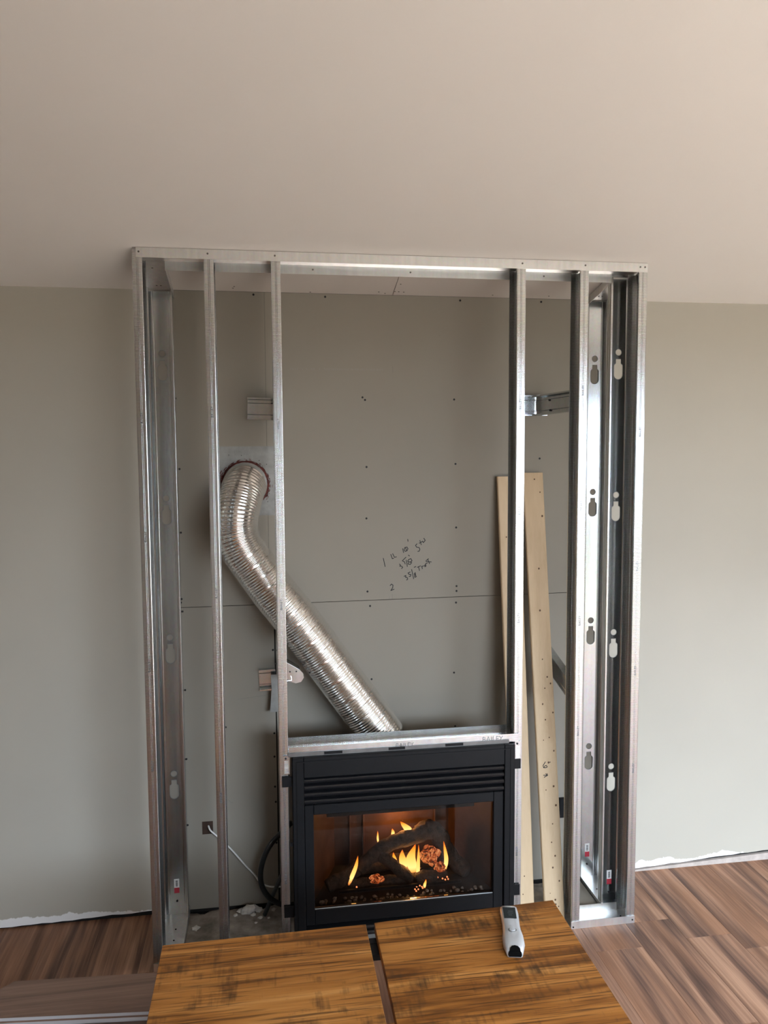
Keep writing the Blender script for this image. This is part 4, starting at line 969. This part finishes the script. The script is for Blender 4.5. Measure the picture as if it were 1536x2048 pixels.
for s, w0, w1 in ((0.036, -.004, .010), (0.046, -.006, .010), (0.056, -.004, .006)):
    h = 0.0210 + (s - .016) * .045
    vv = [bm.verts.new(rmap(a, b, h + c)) for c in (0, .0009) for a, b in ((s, w0), (s, w1), (s + .004, w1), (s + .004, w0))]
    for f in ((0, 1, 2, 3), (4, 5, 6, 7), (0, 1, 5, 4), (1, 2, 6, 5), (2, 3, 7, 6), (3, 0, 4, 7)): bm.faces.new([vv[i] for i in f])
mesh('display_digits', bm, M['lcdmark'], scn)
c = Vector(rmap(0.138, 0.0, 0.0268)); mesh('button', disc(bmesh.new(), c, (ax.x * -.15, ax.y * -.15, 1), 0.0085, 0.0035, 20), M['silver'], rc)
mesh('button_ring', disc(bmesh.new(), c - Vector((0, 0, 0.0004)), (ax.x * -.15, ax.y * -.15, 1), 0.0125, 0.0018, 24), M['plate'], rc)
for s, w in ((0.110, -.004), (0.116, .003)):
    mesh('small_button', disc(bmesh.new(), Vector(rmap(s, w, 0.0242)), (0, 0, 1), 0.0028, 0.0016, 10), M['silver'], rc)
# dark infrared window at the near end
bm = bmesh.new(); q = [(-.0165, .003), (.0165, .003), (.0190, .009), (.0175, .016), (.0150, .0200), (-.0150, .0200), (-.0175, .016), (-.0190, .009)]
prv = [[bm.verts.new(rmap(RL_ + e_, w, h)) for w, h in q] for e_ in (0.0002, 0.0018)]
for i in range(8): bm.faces.new((prv[0][i], prv[0][(i + 1) % 8], prv[1][(i + 1) % 8], prv[1][i]))
bm.faces.new(prv[0]); bm.faces.new(prv[1])
irw = mesh('infrared_window', bm, M['ir'], rc); irw['label'] = 'black shiny window at the end'
t0_ = (0.206, 0.0273); t1_ = (RL_ + 0.001, 0.0208)
bm = bmesh.new(); top_ = [(-.0148, t1_), (.0148, t1_), (.0135, (RL_ - .004, .0243)), (.0085, (0.2095, .0266)), (0, (0.2075, .0273)), (-.0085, (0.2095, .0266)), (-.0135, (RL_ - .004, .0243))]
lo = [bm.verts.new(rmap(a[0], w, a[1] - .0006)) for w, a in top_]; hi = [bm.verts.new(rmap(a[0] + .0003, w, a[1] + .0009)) for w, a in top_]
for i in range(7): bm.faces.new((lo[i], lo[(i + 1) % 7], hi[(i + 1) % 7], hi[i]))
bm.faces.new(lo); bm.faces.new(hi); mesh('window_brow', bm, M['ir'], irw)

# ------------------------------------------------------------------ stack of loose planks on the floor at left
names = ['topmost plank of the loose flooring stack left of the table', 'second plank from the top of the loose flooring stack', 'third plank from the top of the loose flooring stack', 'fourth plank from the top of the loose flooring stack', 'fifth plank from the top of the loose flooring stack', 'bottom plank of the loose flooring stack on the floor']
th = 0.0116; nn = 6
for i in range(nn):
    z1 = 0.0705 - i * (th + 0.0001); z0 = z1 - th
    dy = (0, -0.004, 0.003, -0.006, 0.0, -0.003)[i]; dx = (0, -0.03, 0.02, -0.05, 0.01, -0.02)[i]
    P = [(-0.441 + dx, -0.078 + dy), (0.62 + dx, -0.150 + dy), (0.62 + dx, -0.354 + dy), (-0.58 + dx, -0.240 + dy), (-0.585 + dx, -0.225 + dy)]
    o = thing('loose_plank', (0.0, -0.2, z0), names[i], 'plank', 'loose flooring planks')
    bm = bmesh.new(); prism(bm, P, 'z', z0 + 0.0002, z1 - 0.0015); mesh('plank_core', bm, M['strip'], o)
    Q = [(x * 0.9995, y + (0.0006 if y < -0.2 else -0.0006)) for x, y in P]
    bm = bmesh.new(); prism(bm, Q, 'z', z1 - 0.0014, z1); mesh('wear_layer', bm, M['stack'], o)
